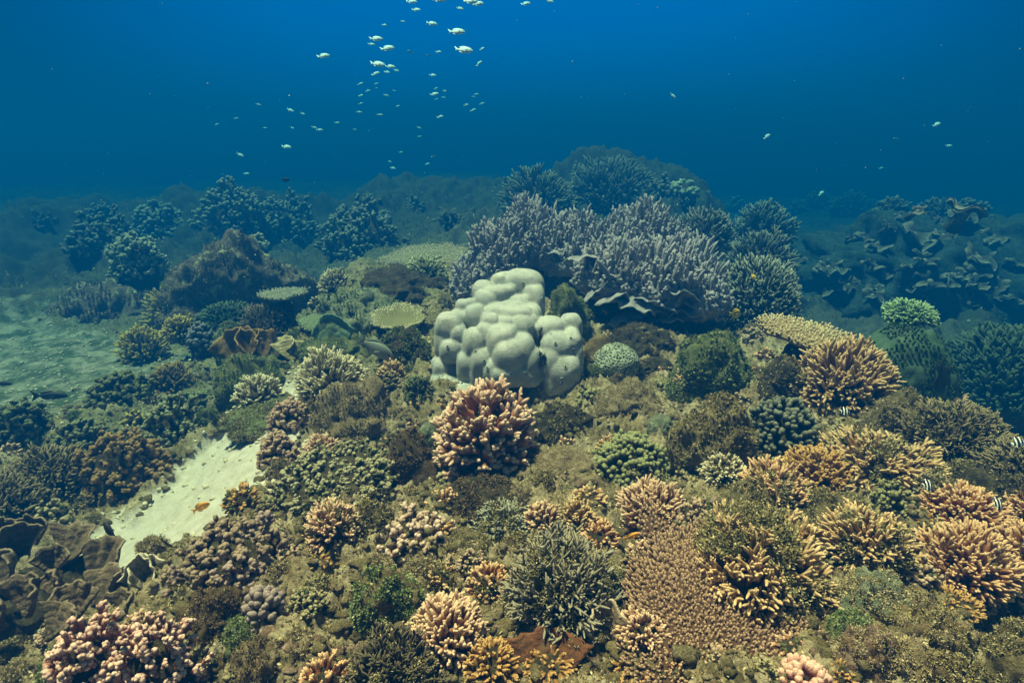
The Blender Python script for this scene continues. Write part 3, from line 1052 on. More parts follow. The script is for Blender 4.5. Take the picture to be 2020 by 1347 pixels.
    for path in (((1064, 648), (1062, 668), (1061, 680)), ((1068, 697), (1071, 708), (1068, 722))):
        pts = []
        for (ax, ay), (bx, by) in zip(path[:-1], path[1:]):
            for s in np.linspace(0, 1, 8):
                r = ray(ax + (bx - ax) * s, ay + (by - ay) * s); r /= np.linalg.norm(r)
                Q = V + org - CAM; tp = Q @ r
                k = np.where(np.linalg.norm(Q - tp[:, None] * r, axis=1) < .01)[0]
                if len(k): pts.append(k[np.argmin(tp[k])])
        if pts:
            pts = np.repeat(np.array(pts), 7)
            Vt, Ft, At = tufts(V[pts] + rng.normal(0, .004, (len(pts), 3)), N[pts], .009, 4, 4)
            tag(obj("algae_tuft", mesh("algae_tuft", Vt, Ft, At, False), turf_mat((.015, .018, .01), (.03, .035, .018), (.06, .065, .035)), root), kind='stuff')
    return root


lobed_coral()


def honeycomb_coral():
    b = (1165, 680, 1258, 757)
    c, R, H, mpp = place(b, 2.95, .8)
    root = thing("honeycomb_coral", "round pale green honeycomb-patterned coral ball with creased top right of the big lobed coral", "coral", c)
    V0, F0 = ico(5)
    cre = np.zeros(len(V0))
    for nx, ny, nz, o in ((1, .1, .05, -.05), (.25, 1, .2, .1), (-.6, .9, .3, .05), (.9, -.5, .4, .12)):
        nv = np.array([nx, ny, nz]); nv /= np.linalg.norm(nv)
        dpl = V0 @ nv - o + .06 * pn(V0 * 3, 4)
        cre += np.exp(-(dpl / .045) ** 2) * sstep(.2, .75, V0[:, 2] - .1 * V0[:, 1])
    V = V0 * (1 + .05 * pn(V0 * 2, 9) - .12 * np.clip(cre, 0, 1))[:, None] * np.array([R, R, H * .62])
    V[:, 2] += H * .42
    m, t, p, v = base_mat("honeycomb_skin", .7, .2)
    vo = nd(t, 'ShaderNodeTexVoronoi', feature='DISTANCE_TO_EDGE'); vo.inputs['Scale'].default_value = 72
    t.links.new(v, vo.inputs['Vector'])
    w = remap(t, vo.outputs['Distance'], .08, .30)
    n1 = noise(t, v, 14, 3)
    wall = mixc(t, n1, (.34, .42, .34), (.50, .54, .40))
    col = mixc(t, w, wall, (.045, .055, .04))
    t.links.new(col, p.inputs['Base Color'])
    inv = remap(t, vo.outputs['Distance'], .02, .3, 1, 0)
    bump(t, p, inv, .008, 1)
    obj("coral_ball", mesh("coral_ball", V, [F0], {'t': V[:, 2]}), m, root)
    V, Fc, A = lumpy((R * .55, R * .55, H * .5), 4, 4, .2)
    V = V - np.array([0, 0, .1 * H])
    obj("base", mesh("base", V, Fc, A), DARK, root)


honeycomb_coral()


# ================================================================== purple-grey column coral
def column_coral():
    d = 4.0
    org = at_depth(1175, 640, d)
    root = thing("column_coral", "wide mauve-grey mound of knobby upright columns with ruffled plates along its lower edge", "coral", org)
    rng = np.random.default_rng(21)
    mpp = d / F
    mat = coral_mat((.13, .125, .14), (.47, .455, .49), None, lo=.0, hi=1.15, mott=.5, bsc=160)
    # lower mass: lumps following the outline of the mound   px, py(centre), rx, ry, depth offset
    M = [(985, 545, 50, 70, .10), (1060, 500, 75, 48, .35), (1130, 512, 70, 52, .30), (1235, 522, 85, 50, .25), (1320, 540, 75, 50, .2), (1375, 560, 42, 38, .15), (1300, 560, 85, 40, -.35), (1220, 550, 75, 36, -.30), (1370, 585, 55, 36, -.3), (960, 520, 30, 45, .2), (925, 565, 30, 30, .05), (1400, 600, 40, 34, .1), (1345, 600, 50, 28, .0), (1040, 458, 40, 30, .4), (1270, 468, 45, 30, .35)]
    parts = []
    for px, py, rx, ry, dz in M:
        dep = d + dz
        V, Fc, A = lumpy((rx * dep / F, .30, ry * dep / F), int(px), 5, .22, 1.6, .10, .08)
        parts.append((V + at_depth(px, py, dep) - org, Fc, A))
    # the dark foot that carries it
    V, Fc, A = join(*parts)
    obj("mound", mesh("mound", V, Fc, {'t': A['t'] * .6, 'alg': np.zeros(len(V))}), mat, root)
    foot = []
    for px, py, rx, ry, dz in ((1130, 560, 120, 70, .35), (1280, 600, 110, 60, .35), (1010, 560, 70, 60, .35)):
        dep = d + dz
        V, Fc, A = lumpy((rx * dep / F, .26, ry * dep / F), int(px), 5, .2, 1.6, .10, .08)
        foot.append((V + at_depth(px, py, dep) - org, Fc, A))
    V, Fc, A = join(*foot)
    obj("foot", mesh("foot", V, Fc, A), DARK, root)
    # columns
    allP, allR = [], []
    Vm, Fm, Am = join(*parts)
    Nm = vnormals(Vm, Fm)
    cand = np.where((Nm[:, 2] > -.05) & (Nm[:, 1] < .6))[0]
    hgt = Vm[cand, 2]
    pick = []
    order = rng.permutation(cand)
    cell = {}
    for i in order:
        kx = tuple(np.floor(Vm[i] / .028).astype(int))
        if kx in cell: continue
        cell[kx] = 1
        pick.append(i)
    pick = np.array(pick)
    n = len(pick)
    b0 = Vm[pick] - Nm[pick] * .02
    up = np.clip(Nm[pick, 2], 0, 1)
    dirv = unit(np.array([0, 0, 1.0]) * (.45 + .9 * up)[:, None] + Nm[pick] * .45 + rng.normal(0, .27, (n, 3)))
    L = (.024 + .10 * up ** 2.5 * sstep(.1, .45, Vm[pick, 2])) * rng.uniform(.35, 1.7, n)
    K = 8
    tt = np.linspace(0, 1, K)
    bend = rng.normal(0, .10, (n, 3)) * L[:, None]
    P = b0[:, None] + dirv[:, None] * (L[:, None] * tt[None])[..., None] + bend[:, None] * (tt ** 2)[None, :, None]
    rad = rng.uniform(.0065, .0145, n)[:, None] * (1 + .30 * rng.uniform(-1, 1, (n, K))) * (1.2 - .4 * tt)[None]
    rad[:, -1] *= .6
    V, Fc, A = tubes(P, rad, 7, np.broadcast_to(.2 + .8 * tt, (n, K)), rng, .16)
    A['alg'] = np.zeros(len(V))
    # side knobs
    parts = [(V, Fc, A)]
    for s in range(4):
        ti = rng.integers(2, K - 1, n)
        pos = P[np.arange(n), ti] + unit(rng.normal(0, 1, (n, 3))) * (rad[np.arange(n), ti] * .95)[:, None]
        V, Fc, A = blobs(pos, rng.uniform(.006, .011, n), rng, 2, .2)
        A['alg'] = np.zeros(len(V)); A['t'] = A['t'] * .6 + .3
        parts.append((V, Fc, A))
    V, Fc, A = join(*parts)
    obj("column_crown", mesh("column_crown", V, Fc, A), mat, root)
    # ruffled plates at the lower edge
    pm = coral_mat((.13, .125, .14), (.36, .35, .37), None, lo=.1, hi=1.0, mott=.3)
    for px, py, w, h, dz, tilt, yaw in ((1215, 580, .17, .15, -.02, 1.25, .2), (1255, 585, .16, .15, -.05, 1.5, -.1), (1290, 590, .16, .13, -.06, 1.3, -.3), (1228, 612, .15, .12, -.02, 1.6, .4),
                                  (1330, 570, .18, .14, -.05, 1.2, -.2), (1370, 585, .17, .15, 0, 1.4, -.5), (1395, 600, .15, .14, .05, 1.5, -.6), (1310, 620, .12, .10, .0, 1.5, 0), (1100, 497, .2, .14, .02, 1.2, .1), (1160, 505, .16, .12, .05, 1.3, -.1),
                                  (905, 570, .20, .16, -.03, 1.25, .5), (880, 580, .16, .14, -.02, 1.45, .6), (930, 560, .2, .16, .0, 1.15, .2), (960, 545, .18, .14, .0, 1.1, 0), (1180, 560, .14, .12, .02, 1.4, .3), (1345, 600, .15, .13, .0, 1.6, -.2)):
        part = sheet(w, h, rng, .25, .16, 30, 14, 2.2, .006, rng.integers(999), 3.5)
        V, Fc, A = xf(part, (0, 0, 0), (tilt, rng.normal(0, .15), yaw))
        V = V + at_depth(px, py, d + dz + (.10 if px < 1150 else -.50)) - org
        obj("ruffled_plate", mesh("ruffled_plate", V, Fc, A), pm, root)


column_coral()

# ================================================================== colours (base, tip)
C_TAN = ((.24, .125, .045), (.72, .52, .29))
C_ORNG = ((.32, .125, .045), (.75, .51, .30))
C_HERO = ((.32, .13, .065), (.74, .55, .41))
C_PINKT = ((.31, .155, .08), (.76, .55, .38))
C_CREAM = ((.26, .21, .11), (.74, .68, .47))
C_YEL = ((.20, .18, .05), (.62, .49, .13))
C_GRN = ((.06, .10, .05), (.34, .42, .24))
C_DARKB = ((.06, .05, .035), (.30, .26, .18))
C_GOLD = ((.24, .125, .035), (.58, .36, .14))
C_OLV = ((.06, .055, .03), (.33, .27, .15))
C_PLATE = ((.075, .042, .024), (.46, .31, .20))
C_ROSE = ((.27, .11, .085), (.78, .56, .46))

# ================================================================== branching corals, near to far
branching("staghorn_coral", "orange-brown stubby staghorn coral with white tips directly below the big lobed coral", (862, 768, 1046, 955), *C_HERO, px=13, pxs=.85, d=2.25, k=1.85, sub=2, sides=9, core=.68, lump=.28, up=.05, lift=.38, tlo=.68, knob=.06, maxh=2.0, lo=-.7, basemat=BROWN)
branching("finger_coral", "tan finger coral clump with cream tips standing right of the sandy channel", (608, 950, 716, 1088), *C_PINKT, px=10, k=2.5, sub=1, lump=.12, core=.64, tlo=.45, alg=.18)
branching("finger_coral", "cream-tan bushy dome at the far end of the sandy channel", (468, 738, 562, 818), *C_CREAM, px=7.5, k=3.0, sub=2)
branching("finger_coral", "broad cream thicket of fine branches left of the big lobed coral", (590, 692, 724, 804), *C_CREAM, px=8, k=3.0, sub=2, lump=.2)
branching("finger_coral", "small tan branching tuft beside the lower left of the big lobed coral", (745, 698, 803, 760), *C_TAN, px=7, k=3.0, sub=1, d=2.75)
branching("finger_coral", "tiny cream bush on a dark ledge touching the big lobed coral's left side", (806, 662, 852, 694), *C_CREAM, px=6, k=2.8, sub=1, d=3.0)
branching("finger_coral", "pale cauliflower-shaped branching dome perched on the left rock ridge", (632, 531, 692, 578), *C_CREAM, px=4.5, k=3.2, sub=1, d=4.6)
branching("finger_coral", "pale green bushy dome in front of the distant plate coral", (798, 504, 882, 562), (.15, .18, .09), (.60, .62, .38), px=5, k=3.2, sub=2, d=4.5)
branching("bushy_coral", "yellow-tan bushy dome at the edge of the left sand flat", (246, 626, 332, 716), *C_YEL, px=7, k=2.6, sub=1)
branching("bushy_coral", "large yellow-green bushy dome below the brown reef ridge", (303, 564, 436, 645), *C_YEL, px=8, k=2.6, sub=1, alg=.25, lump=.25)
branching("bushy_coral", "small orange-tan bush between two yellow domes on the left", (328, 619, 392, 668), *C_YEL, px=6.5, k=2.6, sub=1, d=3.9)
branching("bushy_coral", "upright brown-olive bush just below the yellow domes on the left", (306, 687, 382, 782), (.10, .085, .03), (.38, .27, .09), px=7, k=2.6, sub=1)
branching("bushy_coral", "dark fine-twigged bush with pale tips under the small grey plate coral", (476, 598, 592, 690), *C_DARKB, px=4, k=4.4, sub=2, nmax=900, d=3.7)
branching("bushy_coral", "dark green bushy patch between the yellow dome and the twiggy bush", (395, 598, 510, 655), (.03, .05, .03), (.13, .20, .12), px=6, k=2.8, sub=1, d=3.95)
branching("bushy_coral", "brown fuzzy dome behind the left edge of the frame's coral bank", (28, 882, 192, 1000), *C_OLV, px=7, k=3.0, sub=2, nmax=900, core=.6)
branching("bushy_coral", "brown fuzzy dome cut by the left edge of the picture", (-60, 940, 96, 1040), *C_OLV, px=7, k=3.0, sub=2, nmax=900, core=.6)
knobby("cauliflower_coral", "golden brown bushy coral overhanging the left rim of the bright sand", (176, 858, 332, 985), (.10, .065, .025), (.34, .22, .09), px=9, k=1.9, cluster=3, lump=.25)
branching("finger_coral", "dome of thick tan fingers with cream tips at bottom centre", (812, 1188, 962, 1330), *C_PINKT, px=13, k=2.1, sub=1, core=.7, lump=.1, tlo=.5, sides=8)
branching("staghorn_coral", "orange antler-like staghorn with cream tips rising from the bottom edge", (596, 1236, 698, 1400), *C_ORNG, px=12, k=2.5, sub=2, tlo=.5, sides=8, lump=.3)
branching("finger_coral", "white-tipped orange branch tuft above the dome of thick fingers", (920, 1118, 1008, 1196), *C_ORNG, px=10, k=2.6, sub=1, alg=.25, tlo=.5)
branching("finger_coral", "tan white-tipped tuft half overgrown beside the white-tipped orange tuft", (830, 1096, 905, 1180), *C_TAN, px=9, k=2.8, sub=1, alg=.45, tlo=.5)
branching("finger_coral", "pinkish finger coral tower at the top end of the long brown plate", (1213, 953, 1352, 1075), *C_PINKT, px=9, k=2.6, sub=1, lump=.22, tlo=.45, core=.68)
branching("finger_coral", "pinkish finger coral hump on the left rim of the long brown plate", (1232, 1055, 1300, 1130), *C_PINKT, px=9, k=2.6, sub=1, lump=.2, tlo=.45)
branching("finger_coral", "low pinkish finger coral leaning on the brown plate's lower left side", (1210, 1128, 1310, 1290), *C_PINKT, px=10, k=2.6, sub=1, lump=.2, tlo=.45, maxh=1.1)
branching("staghorn_coral", "big tan staghorn ring whose centre is clogged with green algae", (1350, 996, 1590, 1230), *C_TAN, px=11, k=2.5, sub=2, alg=.42, lump=.2, tlo=.45, core=.68, sides=7, algf=1.2, nmax=800)
branching("staghorn_coral", "pinkish staghorn bank sloping down to the right above the tan ring", (1455, 912, 1578, 1024), *C_ORNG, px=10, k=2.5, sub=1, tlo=.5, alg=.25)
branching("finger_coral", "small cream fine-fingered dome on the turf rock left of the pinkish bank", (1380, 893, 1464, 955), *C_CREAM, px=7.5, k=2.6, sub=1)
branching("finger_coral", "golden-orange dome of dense blunt fingers", (1543, 886, 1672, 980), *C_GOLD, px=9.5, k=2.2, sub=1, core=.74, lump=.06, tlo=.5)
branching("staghorn_coral", "tan staghorn arc behind the golden-orange dome", (1630, 858, 1818, 965), *C_TAN, px=10, k=2.7, sub=2, alg=.32, lump=.25, tlo=.45)
branching("staghorn_coral", "brown-tan open staghorn bush growing beneath the flat table coral", (1566, 678, 1742, 818), *C_TAN, px=8.5, k=2.8, sub=2, lump=.2, tlo=.5, d=2.75)
branching("bushy_coral", "wide olive-brown fine-branched dome at the right reef edge", (1752, 790, 1962, 915), *C_OLV, px=6, k=3.4, sub=2, nmax=1100, core=.74, alg=.3, lump=.1)
branching("finger_coral", "tan fine-branched cap behind the wide olive-brown dome", (1775, 757, 1890, 815), *C_TAN, px=6, k=3.0, sub=1, d=2.8, alg=.3)
branching("finger_coral", "tan finger coral dome under the striped fish at right", (1818, 958, 1954, 1050), *C_ORNG, px=9.5, k=2.4, sub=1, core=.7, tlo=.5)
branching("finger_coral", "orange-tan long-fingered dome in front of the dark hollow at lower right", (1808, 998, 1962, 1175), *C_ORNG, px=10, k=2.4, sub=1, core=.7, tlo=.5, alg=.12)
branching("finger_coral", "orange-tan finger dome cut by the right edge, lower one", (1948, 1020, 2080, 1150), *C_ORNG, px=10, k=2.4, sub=1, core=.7, tlo=.5)
branching("finger_coral", "orange-tan finger dome cut by the right edge, upper one behind the second striped fish", (1975, 965, 2080, 1040), *C_ORNG, px=9, k=2.4, sub=1, core=.7, tlo=.5)
branching("staghorn_coral", "tan antler branches spreading from an algae-covered hump right of the tan ring", (1622, 1006, 1768, 1125), *C_TAN, px=10, k=2.7, sub=1, alg=.42, tlo=.45, lump=.25)
branching("finger_coral", "tiny orange branching rosette on the green mound", (1328, 718, 1388, 768), *C_ORNG, px=6.5, k=2.7, sub=1, d=2.62)
branching("finger_coral", "small tan finger tuft beside the green cauliflower coral", (1172, 858, 1228, 910), *C_TAN, px=6.5, k=2.5, sub=1, d=2.12)
branching("finger_coral", "slanted pinkish finger tuft above the tangle of grey dead branches", (1036, 963, 1108, 1055), *C_PINKT, px=8, k=2.5, sub=1, tlo=.5, d=1.82)
branching("finger_coral", "brownish finger tuft right of the slanted pinkish one", (1098, 978, 1174, 1062), *C_TAN, px=8, k=2.6, sub=1, tlo=.5, d=1.82)
branching("finger_coral", "small flat tan finger tuft with cream tips right of the pink knob coral", (600, 857, 672, 912), *C_PINKT, px=7.5, k=2.4, sub=1, d=2.18)
branching("finger_coral", "olive-tan fingers at the right rim of the bright sand", (505, 965, 560, 1040), *C_OLV, px=8, k=2.4, sub=1, d=1.95)
branching("thicket_coral", "tangle of grey algae-dusted dead branches at bottom centre", (1000, 1052, 1205, 1265), (.12, .115, .075), (.36, .33, .24), px=8, k=2.8, sub=2, bend=1.0, lump=.25, alg=.30, core=.64, nmax=700, algc=(.11, .105, .06), tlo=.2)
branching("thicket_coral", "pale grey twiggy tangle left of the slanted pinkish finger tuft", (935, 992, 1050, 1075), (.15, .15, .10), (.40, .40, .30), px=7, k=2.8, sub=2, bend=1.0, lump=.25, alg=.3, tlo=.2, d=1.78, algc=(.13, .13, .07))
branching("thicket_coral", "thin grey-green twigs between the dead tangle and the brown plate", (1165, 1060, 1235, 1180), (.10, .10, .06), (.30, .30, .20), px=6, k=3.4, sub=2, bend=1.0, lump=.25, alg=.3, tlo=.2)
branching("thicket_coral", "dark olive thicket of thin dead branches at the bottom left of centre", (690, 1240, 870, 1440), (.035, .03, .018), (.16, .135, .085), px=8, k=3.0, sub=2, bend=.9, lump=.2, alg=.35, nmax=600)
branching("thicket_coral", "dark green fan of slender branches against the left foot of the big lobed coral", (795, 722, 862, 800), (.03, .045, .025), (.20, .23, .12), px=5.5, k=3.2, sub=1, bend=.5, d=2.6)
branching("bushy_coral", "grey bush dotted with white tips at the right end of the mauve mound", (1412, 510, 1562, 640), (.06, .075, .06), (.52, .56, .46), px=5, k=3.4, sub=1, nmax=1000, d=3.8, tlo=.7, core=.7)
knobby("cauliflower_coral", "green cauliflower coral carpet right of the staghorn with white tips", (1170, 780, 1318, 955), (.055, .065, .025), (.30, .31, .15), px=9.5, k=1.75, lump=.16, stretch=1.4, nmax=900, blump=.2, maxh=.9)
knobby("knob_coral", "dark knob coral in the shade below the open staghorn bush", (1456, 785, 1602, 915), (.03, .033, .022), (.20, .21, .15), px=9, k=2.1, lump=.12, nmax=600)
knobby("knob_coral", "small grey-purple knob coral among yellow domes on the left", (374, 626, 432, 684), (.05, .055, .065), (.22, .23, .26), px=8, k=1.8, lump=.08, d=3.85)
knobby("cauliflower_coral", "upper pinkish-brown knob coral at the head of the bright sand", (536, 780, 612, 855), (.15, .09, .06), (.48, .34, .24), px=9, k=1.7, cluster=2, d=2.45)
knobby("cauliflower_coral", "lower pinkish-brown knob coral bordering the bright sand", (513, 838, 588, 925), (.15, .09, .06), (.48, .34, .24), px=9, k=1.7, cluster=2, d=2.25)
knobby("cauliflower_coral", "pink cauliflower coral head at the bottom left, nearer the left edge", (128, 1158, 280, 1400), *C_ROSE, px=11.5, k=1.6, cluster=4, lump=.35, tlo=.35, maxh=2.2, front=.6)
knobby("cauliflower_coral", "pink cauliflower coral head with whitish nodules right of its bottom-left twin", (262, 1162, 404, 1390), *C_ROSE, px=11.5, k=1.6, cluster=4, lump=.35, tlo=.35, maxh=2.2, front=.6)
knobby("cauliflower_coral", "coral-pink blunt knob cluster at the bottom edge right of the brown plate", (1520, 1266, 1626, 1400), (.36, .14, .11), (.80, .50, .40), px=14, k=1.5, stretch=1.6, lump=.12, tlo=.3)
knobby("cauliflower_coral", "cream-green crumbly coral patch behind the tan finger clump", (560, 895, 775, 985), (.11, .10, .05), (.42, .39, .24), px=8, k=1.9, cluster=2, lump=.35, alg=.35, minh=.25)
knobby("cauliflower_coral", "brown lumpy coral with lilac knobs below the bright sand", (380, 1005, 565, 1155), (.09, .065, .04), (.36, .27, .19), px=12, k=1.6, cluster=3, lump=.4, c2=(.38, .28, .27), maxh=.8)
knobby("knob_coral", "mauve blunt-fingered coral beside the small reddish plate", (486, 1138, 565, 1235), (.10, .075, .07), (.34, .27, .25), px=15, k=1.5, stretch=1.8, lump=.1)
knobby("cauliflower_coral", "rosy brown knob clump above the small reddish plate", (425, 1125, 505, 1190), (.20, .10, .06), (.50, .33, .22), px=10, k=1.7, cluster=2)
knobby("cauliflower_coral", "pink-white encrusted knobby ridge in the middle foreground", (728, 965, 884, 1115), (.26, .15, .10), (.70, .54, .44), px=11, k=1.7, cluster=3, lump=.4, c2=(.20, .15, .05), maxh=.7)
knobby("cauliflower_coral", "dark green leafy clump at the left end of the sand flat", (190, 735, 300, 800), (.05, .05, .02), (.19, .20, .09), px=9, k=1.8, cluster=2)
knobby("cauliflower_coral", "green-cream crumbly coral in front of the dark leafy clump", (300, 790, 400, 870), (.07, .07, .035), (.30, .31, .18), px=8, k=1.9, cluster=2, lump=.3)
knobby("cauliflower_coral", "dim green bushy coral at the left edge above the brown domes", (0, 790, 110, 880), (.05, .055, .025), (.18, .20, .10), px=9, k=1.9, cluster=2)
knobby("cauliflower_coral", "dim green tuft between the left-edge bush and the golden brown coral", (120, 828, 215, 890), (.06, .06, .03), (.24, .25, .13), px=8, k=1.9, cluster=2)

# ================================================================== plates
table("table_coral", "flat cream table coral jutting out over the staghorn at right", (1488, 622, 1690, 690), (.24, .17, .08), (.72, .62, .40), px=6.5, d=2.72, Ry=.14, tilt=(math.radians(12), math.radians(10), .0), edge=.22, k=2.0, nubh=2.4, cup=-.02, stalk=.2)
table("table_coral", "wide pale table coral left of the mauve mound", (752, 484, 930, 536), (.20, .18, .11), (.58, .55, .38), px=4, d=4.9, k=2.2, stalk=.3, nmax=1200, tilt=(math.radians(6), math.radians(-3), 0))
table("table_coral", "small grey plate coral on the left slope", (515, 568, 602, 594), (.14, .15, .11), (.46, .48, .36), px=4, d=3.75, k=2.2, stalk=.25)
table("table_coral", "shallow cup-shaped plate with cream rim left of the big lobed coral", (735, 612, 834, 650), (.18, .17, .08), (.74, .70, .48), px=4.5, d=3.3, k=1.9, nub_in=.55, cup=.30, nubh=1.6, edge=.30, stalk=.2, tilt=(math.radians(12), 0, 0))
table("table_coral", "mottled grey-green plate behind the cream-rimmed cup", (690, 505, 790, 545), (.10, .13, .09), (.35, .40, .28), px=4, d=4.7, k=2.3, stalk=.3)
table("table_coral", "green algae-grown shelf coral left of the cream-rimmed cup", (590, 615, 690, 650), (.12, .16, .09), (.34, .40, .24), px=4, d=3.45, k=2.3, stalk=.3, cup=.02, tilt=(math.radians(5), 0, 0))


def big_plate():
    """the long brown plate coral sloping down at the lower right"""
    t = table("table_coral", "long brown plate coral covered in fine pale-tipped nubs at lower right", (1225, 1075, 1720, 1420), *C_PLATE, px=9.0, d=1.265, Ry=.30, k=1.42, nubh=3.6, edge=.16, cup=-.10, stalk=.3, nmax=7000, tilt=(math.radians(13), math.radians(1), math.radians(10)), seed=77)
    return t


big_plate()
table("table_coral", "narrow brown nubbed plate running up to the pinkish finger tower", (1265, 985, 1370, 1190), *C_PLATE, px=9.5, d=1.58, Ry=.17, k=1.75, nubh=3.0, edge=.15, cup=-.10, stalk=.3, nmax=900, tilt=(math.radians(16), math.radians(6), 0))
table("table_coral", "rusty brown nubbed shelf below the tan staghorn arc", (1670, 930, 1830, 1020), (.10, .055, .03), (.34, .22, .12), px=6, d=1.98, Ry=.16, k=2.0, nubh=2.2, stalk=.3, tilt=(math.radians(22), math.radians(12), 0))


def fan_plate(name, label, b, c0, c1, d, tilt=.9, yaw=0., curl=.3, group=None, spread=2.0, mat=None, lobes=3.0, n=1):
    seed = nseed(); rng = np.random.default_rng(seed)
    x0, y0, x1, y1 = b
    org = at_depth((x0 + x1) / 2, y1, d)
    w = (x1 - x0) * d / F; h = (y1 - y0) * d / F
    root = thing(name, label, 'coral', org, group)
    for i in range(n):
        V, Fc, A = xf(sheet(w * .75 / (1 if n == 1 else 1.3), h * 1.1, rng, curl, .1, 30, 16, spread, .005, seed + i, lobes), (0, 0, 0), (-tilt + rng.normal(0, .2) * (i > 0), rng.normal(0, .1), yaw + (i - n / 2 + .5) * .8))
        V = V + rng.normal(0, .2, 3) * np.array([w, w, 0]) * (i > 0)
        obj("plate", mesh("plate", V, Fc, A), mat or leaf_mat(c0, c1, tuple(min(1, x * 1.5) for x in c1)), root)
    V, Fc, A = lumpy((w * .3, w * .25, h * .25), seed, 4, .2)
    obj("base", mesh("base", V, Fc, A), DARK, root)
    return root


def leaf_mat(c0, c1, rim):
    m, t, p, v = base_mat("leaf_skin", .8, .15)
    a = attr(t, 't')
    n1 = noise(t, v, 30, 4); n2 = noise(t, v, 180, 3)
    w = nd(t, 'ShaderNodeMath', operation='SINE')
    k = nd(t, 'ShaderNodeMath', operation='MULTIPLY_ADD'); t.links.new(a, k.inputs[0]); k.inputs[1].default_value = 34
    t.links.new(remap(t, n1, 0, 1, 0, 9), k.inputs[2]); t.links.new(k.outputs[0], w.inputs[0])
    col = mixc(t, remap(t, a, .2, 1), c0, c1)
    col = mixc(t, remap(t, w.outputs[0], -1, 1, 0, .45), col, tuple(x * .6 for x in c0))
    col = mixc(t, remap(t, n2, .5, .72, 0, .7), col, tuple(x * 1.5 for x in c1))
    col = mixc(t, remap(t, n1, .52, .70, 0, .6), col, (.10, .095, .05))
    col = mixc(t, remap(t, a, .93, 1.0, 0, .8), col, rim)
    t.links.new(col, p.inputs['Base Color'])
    h = nd(t, 'ShaderNodeMath', operation='ADD'); t.links.new(n2, h.inputs[0]); t.links.new(remap(t, w.outputs[0], -1, 1, 0, .5), h.inputs[1])
    bump(t, p, h.outputs[0], .004, .9)
    return m


def foliose():
    c, R, H, mpp = place((0, 1015, 225, 1220), None, .75)
    root = thing("lettuce_coral", "brown lettuce coral of upright curled leaves at the lower left edge", "coral", c)
    rng = np.random.default_rng(31)
    mat = leaf_mat((.06, .045, .03), (.19, .14, .09), (.27, .21, .14))
    leaves = [(120, 1100, 100, 95, 1.72), (105, 1120, 60, 60, 1.62), (45, 1085, 90, 80, 1.78), (70, 1062, 70, 70, 1.85), (185, 1140, 80, 105, 1.62), (195, 1185, 70, 95, 1.52), (20, 1150, 90, 90, 1.62), (125, 1165, 60, 70, 1.52),
              (60, 1200, 80, 90, 1.48), (150, 1210, 70, 80, 1.42), (0, 1080, 70, 80, 1.75), (5, 1230, 80, 80, 1.42), (95, 1250, 80, 80, 1.36), (230, 1160, 55, 60, 1.6), (150, 1075, 50, 60, 1.8), (235, 1215, 60, 70, 1.48)]
    for px, py, w, h, d in leaves:
        wm, hm = w * d / F, h * d / F
        V, Fc, A = xf(sheet(wm * .62, hm * .85, rng, .35, .14, 40, 20, 2.0, .006, rng.integers(999), 3), (0, 0, 0), (rng.uniform(-1.15, -.35), rng.normal(0, .25), rng.normal(0, .5)))
        V = V + at_depth(px, py + h * .15, d) - c
        obj("leaf_plate", mesh("leaf_plate", V, Fc, A), mat, root)
    V, Fc, A = lumpy((R * .95, R * .8, H * .55), 31, 5, .25, 1.6, .1)
    obj("base", mesh("base", V - np.array([0, 0, .25 * H]), Fc, A), DARK, root)


foliose()
fan_plate("plate_coral", "small reddish-brown plate right of the mauve blunt-fingered coral", (518, 1150, 588, 1200), (.22, .12, .08), (.42, .27, .19), 1.48, 1.1, -.4)
fan_plate("plate_coral", "lilac-grey ruffled plate above the pale bare rock", (575, 1085, 655, 1150), (.18, .15, .13), (.44, .38, .34), 1.55, 1.1, -.6, n=2)
fan_plate("plate_coral", "dark reddish-brown leaf plate speckled white at the bottom centre edge", (1000, 1262, 1155, 1375), (.055, .025, .012), (.13, .055, .022), 1.17, 1.05, .1, .15, lobes=4)
fan_plate("plate_coral", "brown leaf standing beside the dead tangle near the brown plate", (1165, 1190, 1225, 1290), (.14, .10, .065), (.36, .28, .19), 1.28, .5, .2)
fan_plate("plate_coral", "rust-orange leaf plates on the green ledge left of centre", (440, 655, 530, 725), (.10, .07, .03), (.26, .165, .07), 3.15, .6, .3, n=3)
fan_plate("plate_coral", "pale-edged rust plate right of the rust-orange leaves", (515, 665, 590, 705), (.15, .12, .05), (.42, .36, .20), 3.2, .9, -.2, n=2)
fan_plate("plate_coral", "green disc-like plate leaning on the shelf left of the big lobed coral", (636, 628, 696, 695), (.08, .13, .08), (.16, .24, .15), 3.2, .35, .1, .1, lobes=1.0)
fan_plate("plate_coral", "pale curved plate at the foot of the distant table coral", (705, 545, 745, 572), (.14, .17, .12), (.40, .45, .33), 4.4, .9, .2)
fan_plate("plate_coral", "dark ruffled clam-like lip beside the pink cauliflower heads", (272, 1090, 330, 1165), (.10, .085, .06), (.40, .36, .27), 1.58, .3, .5, .5, n=2)

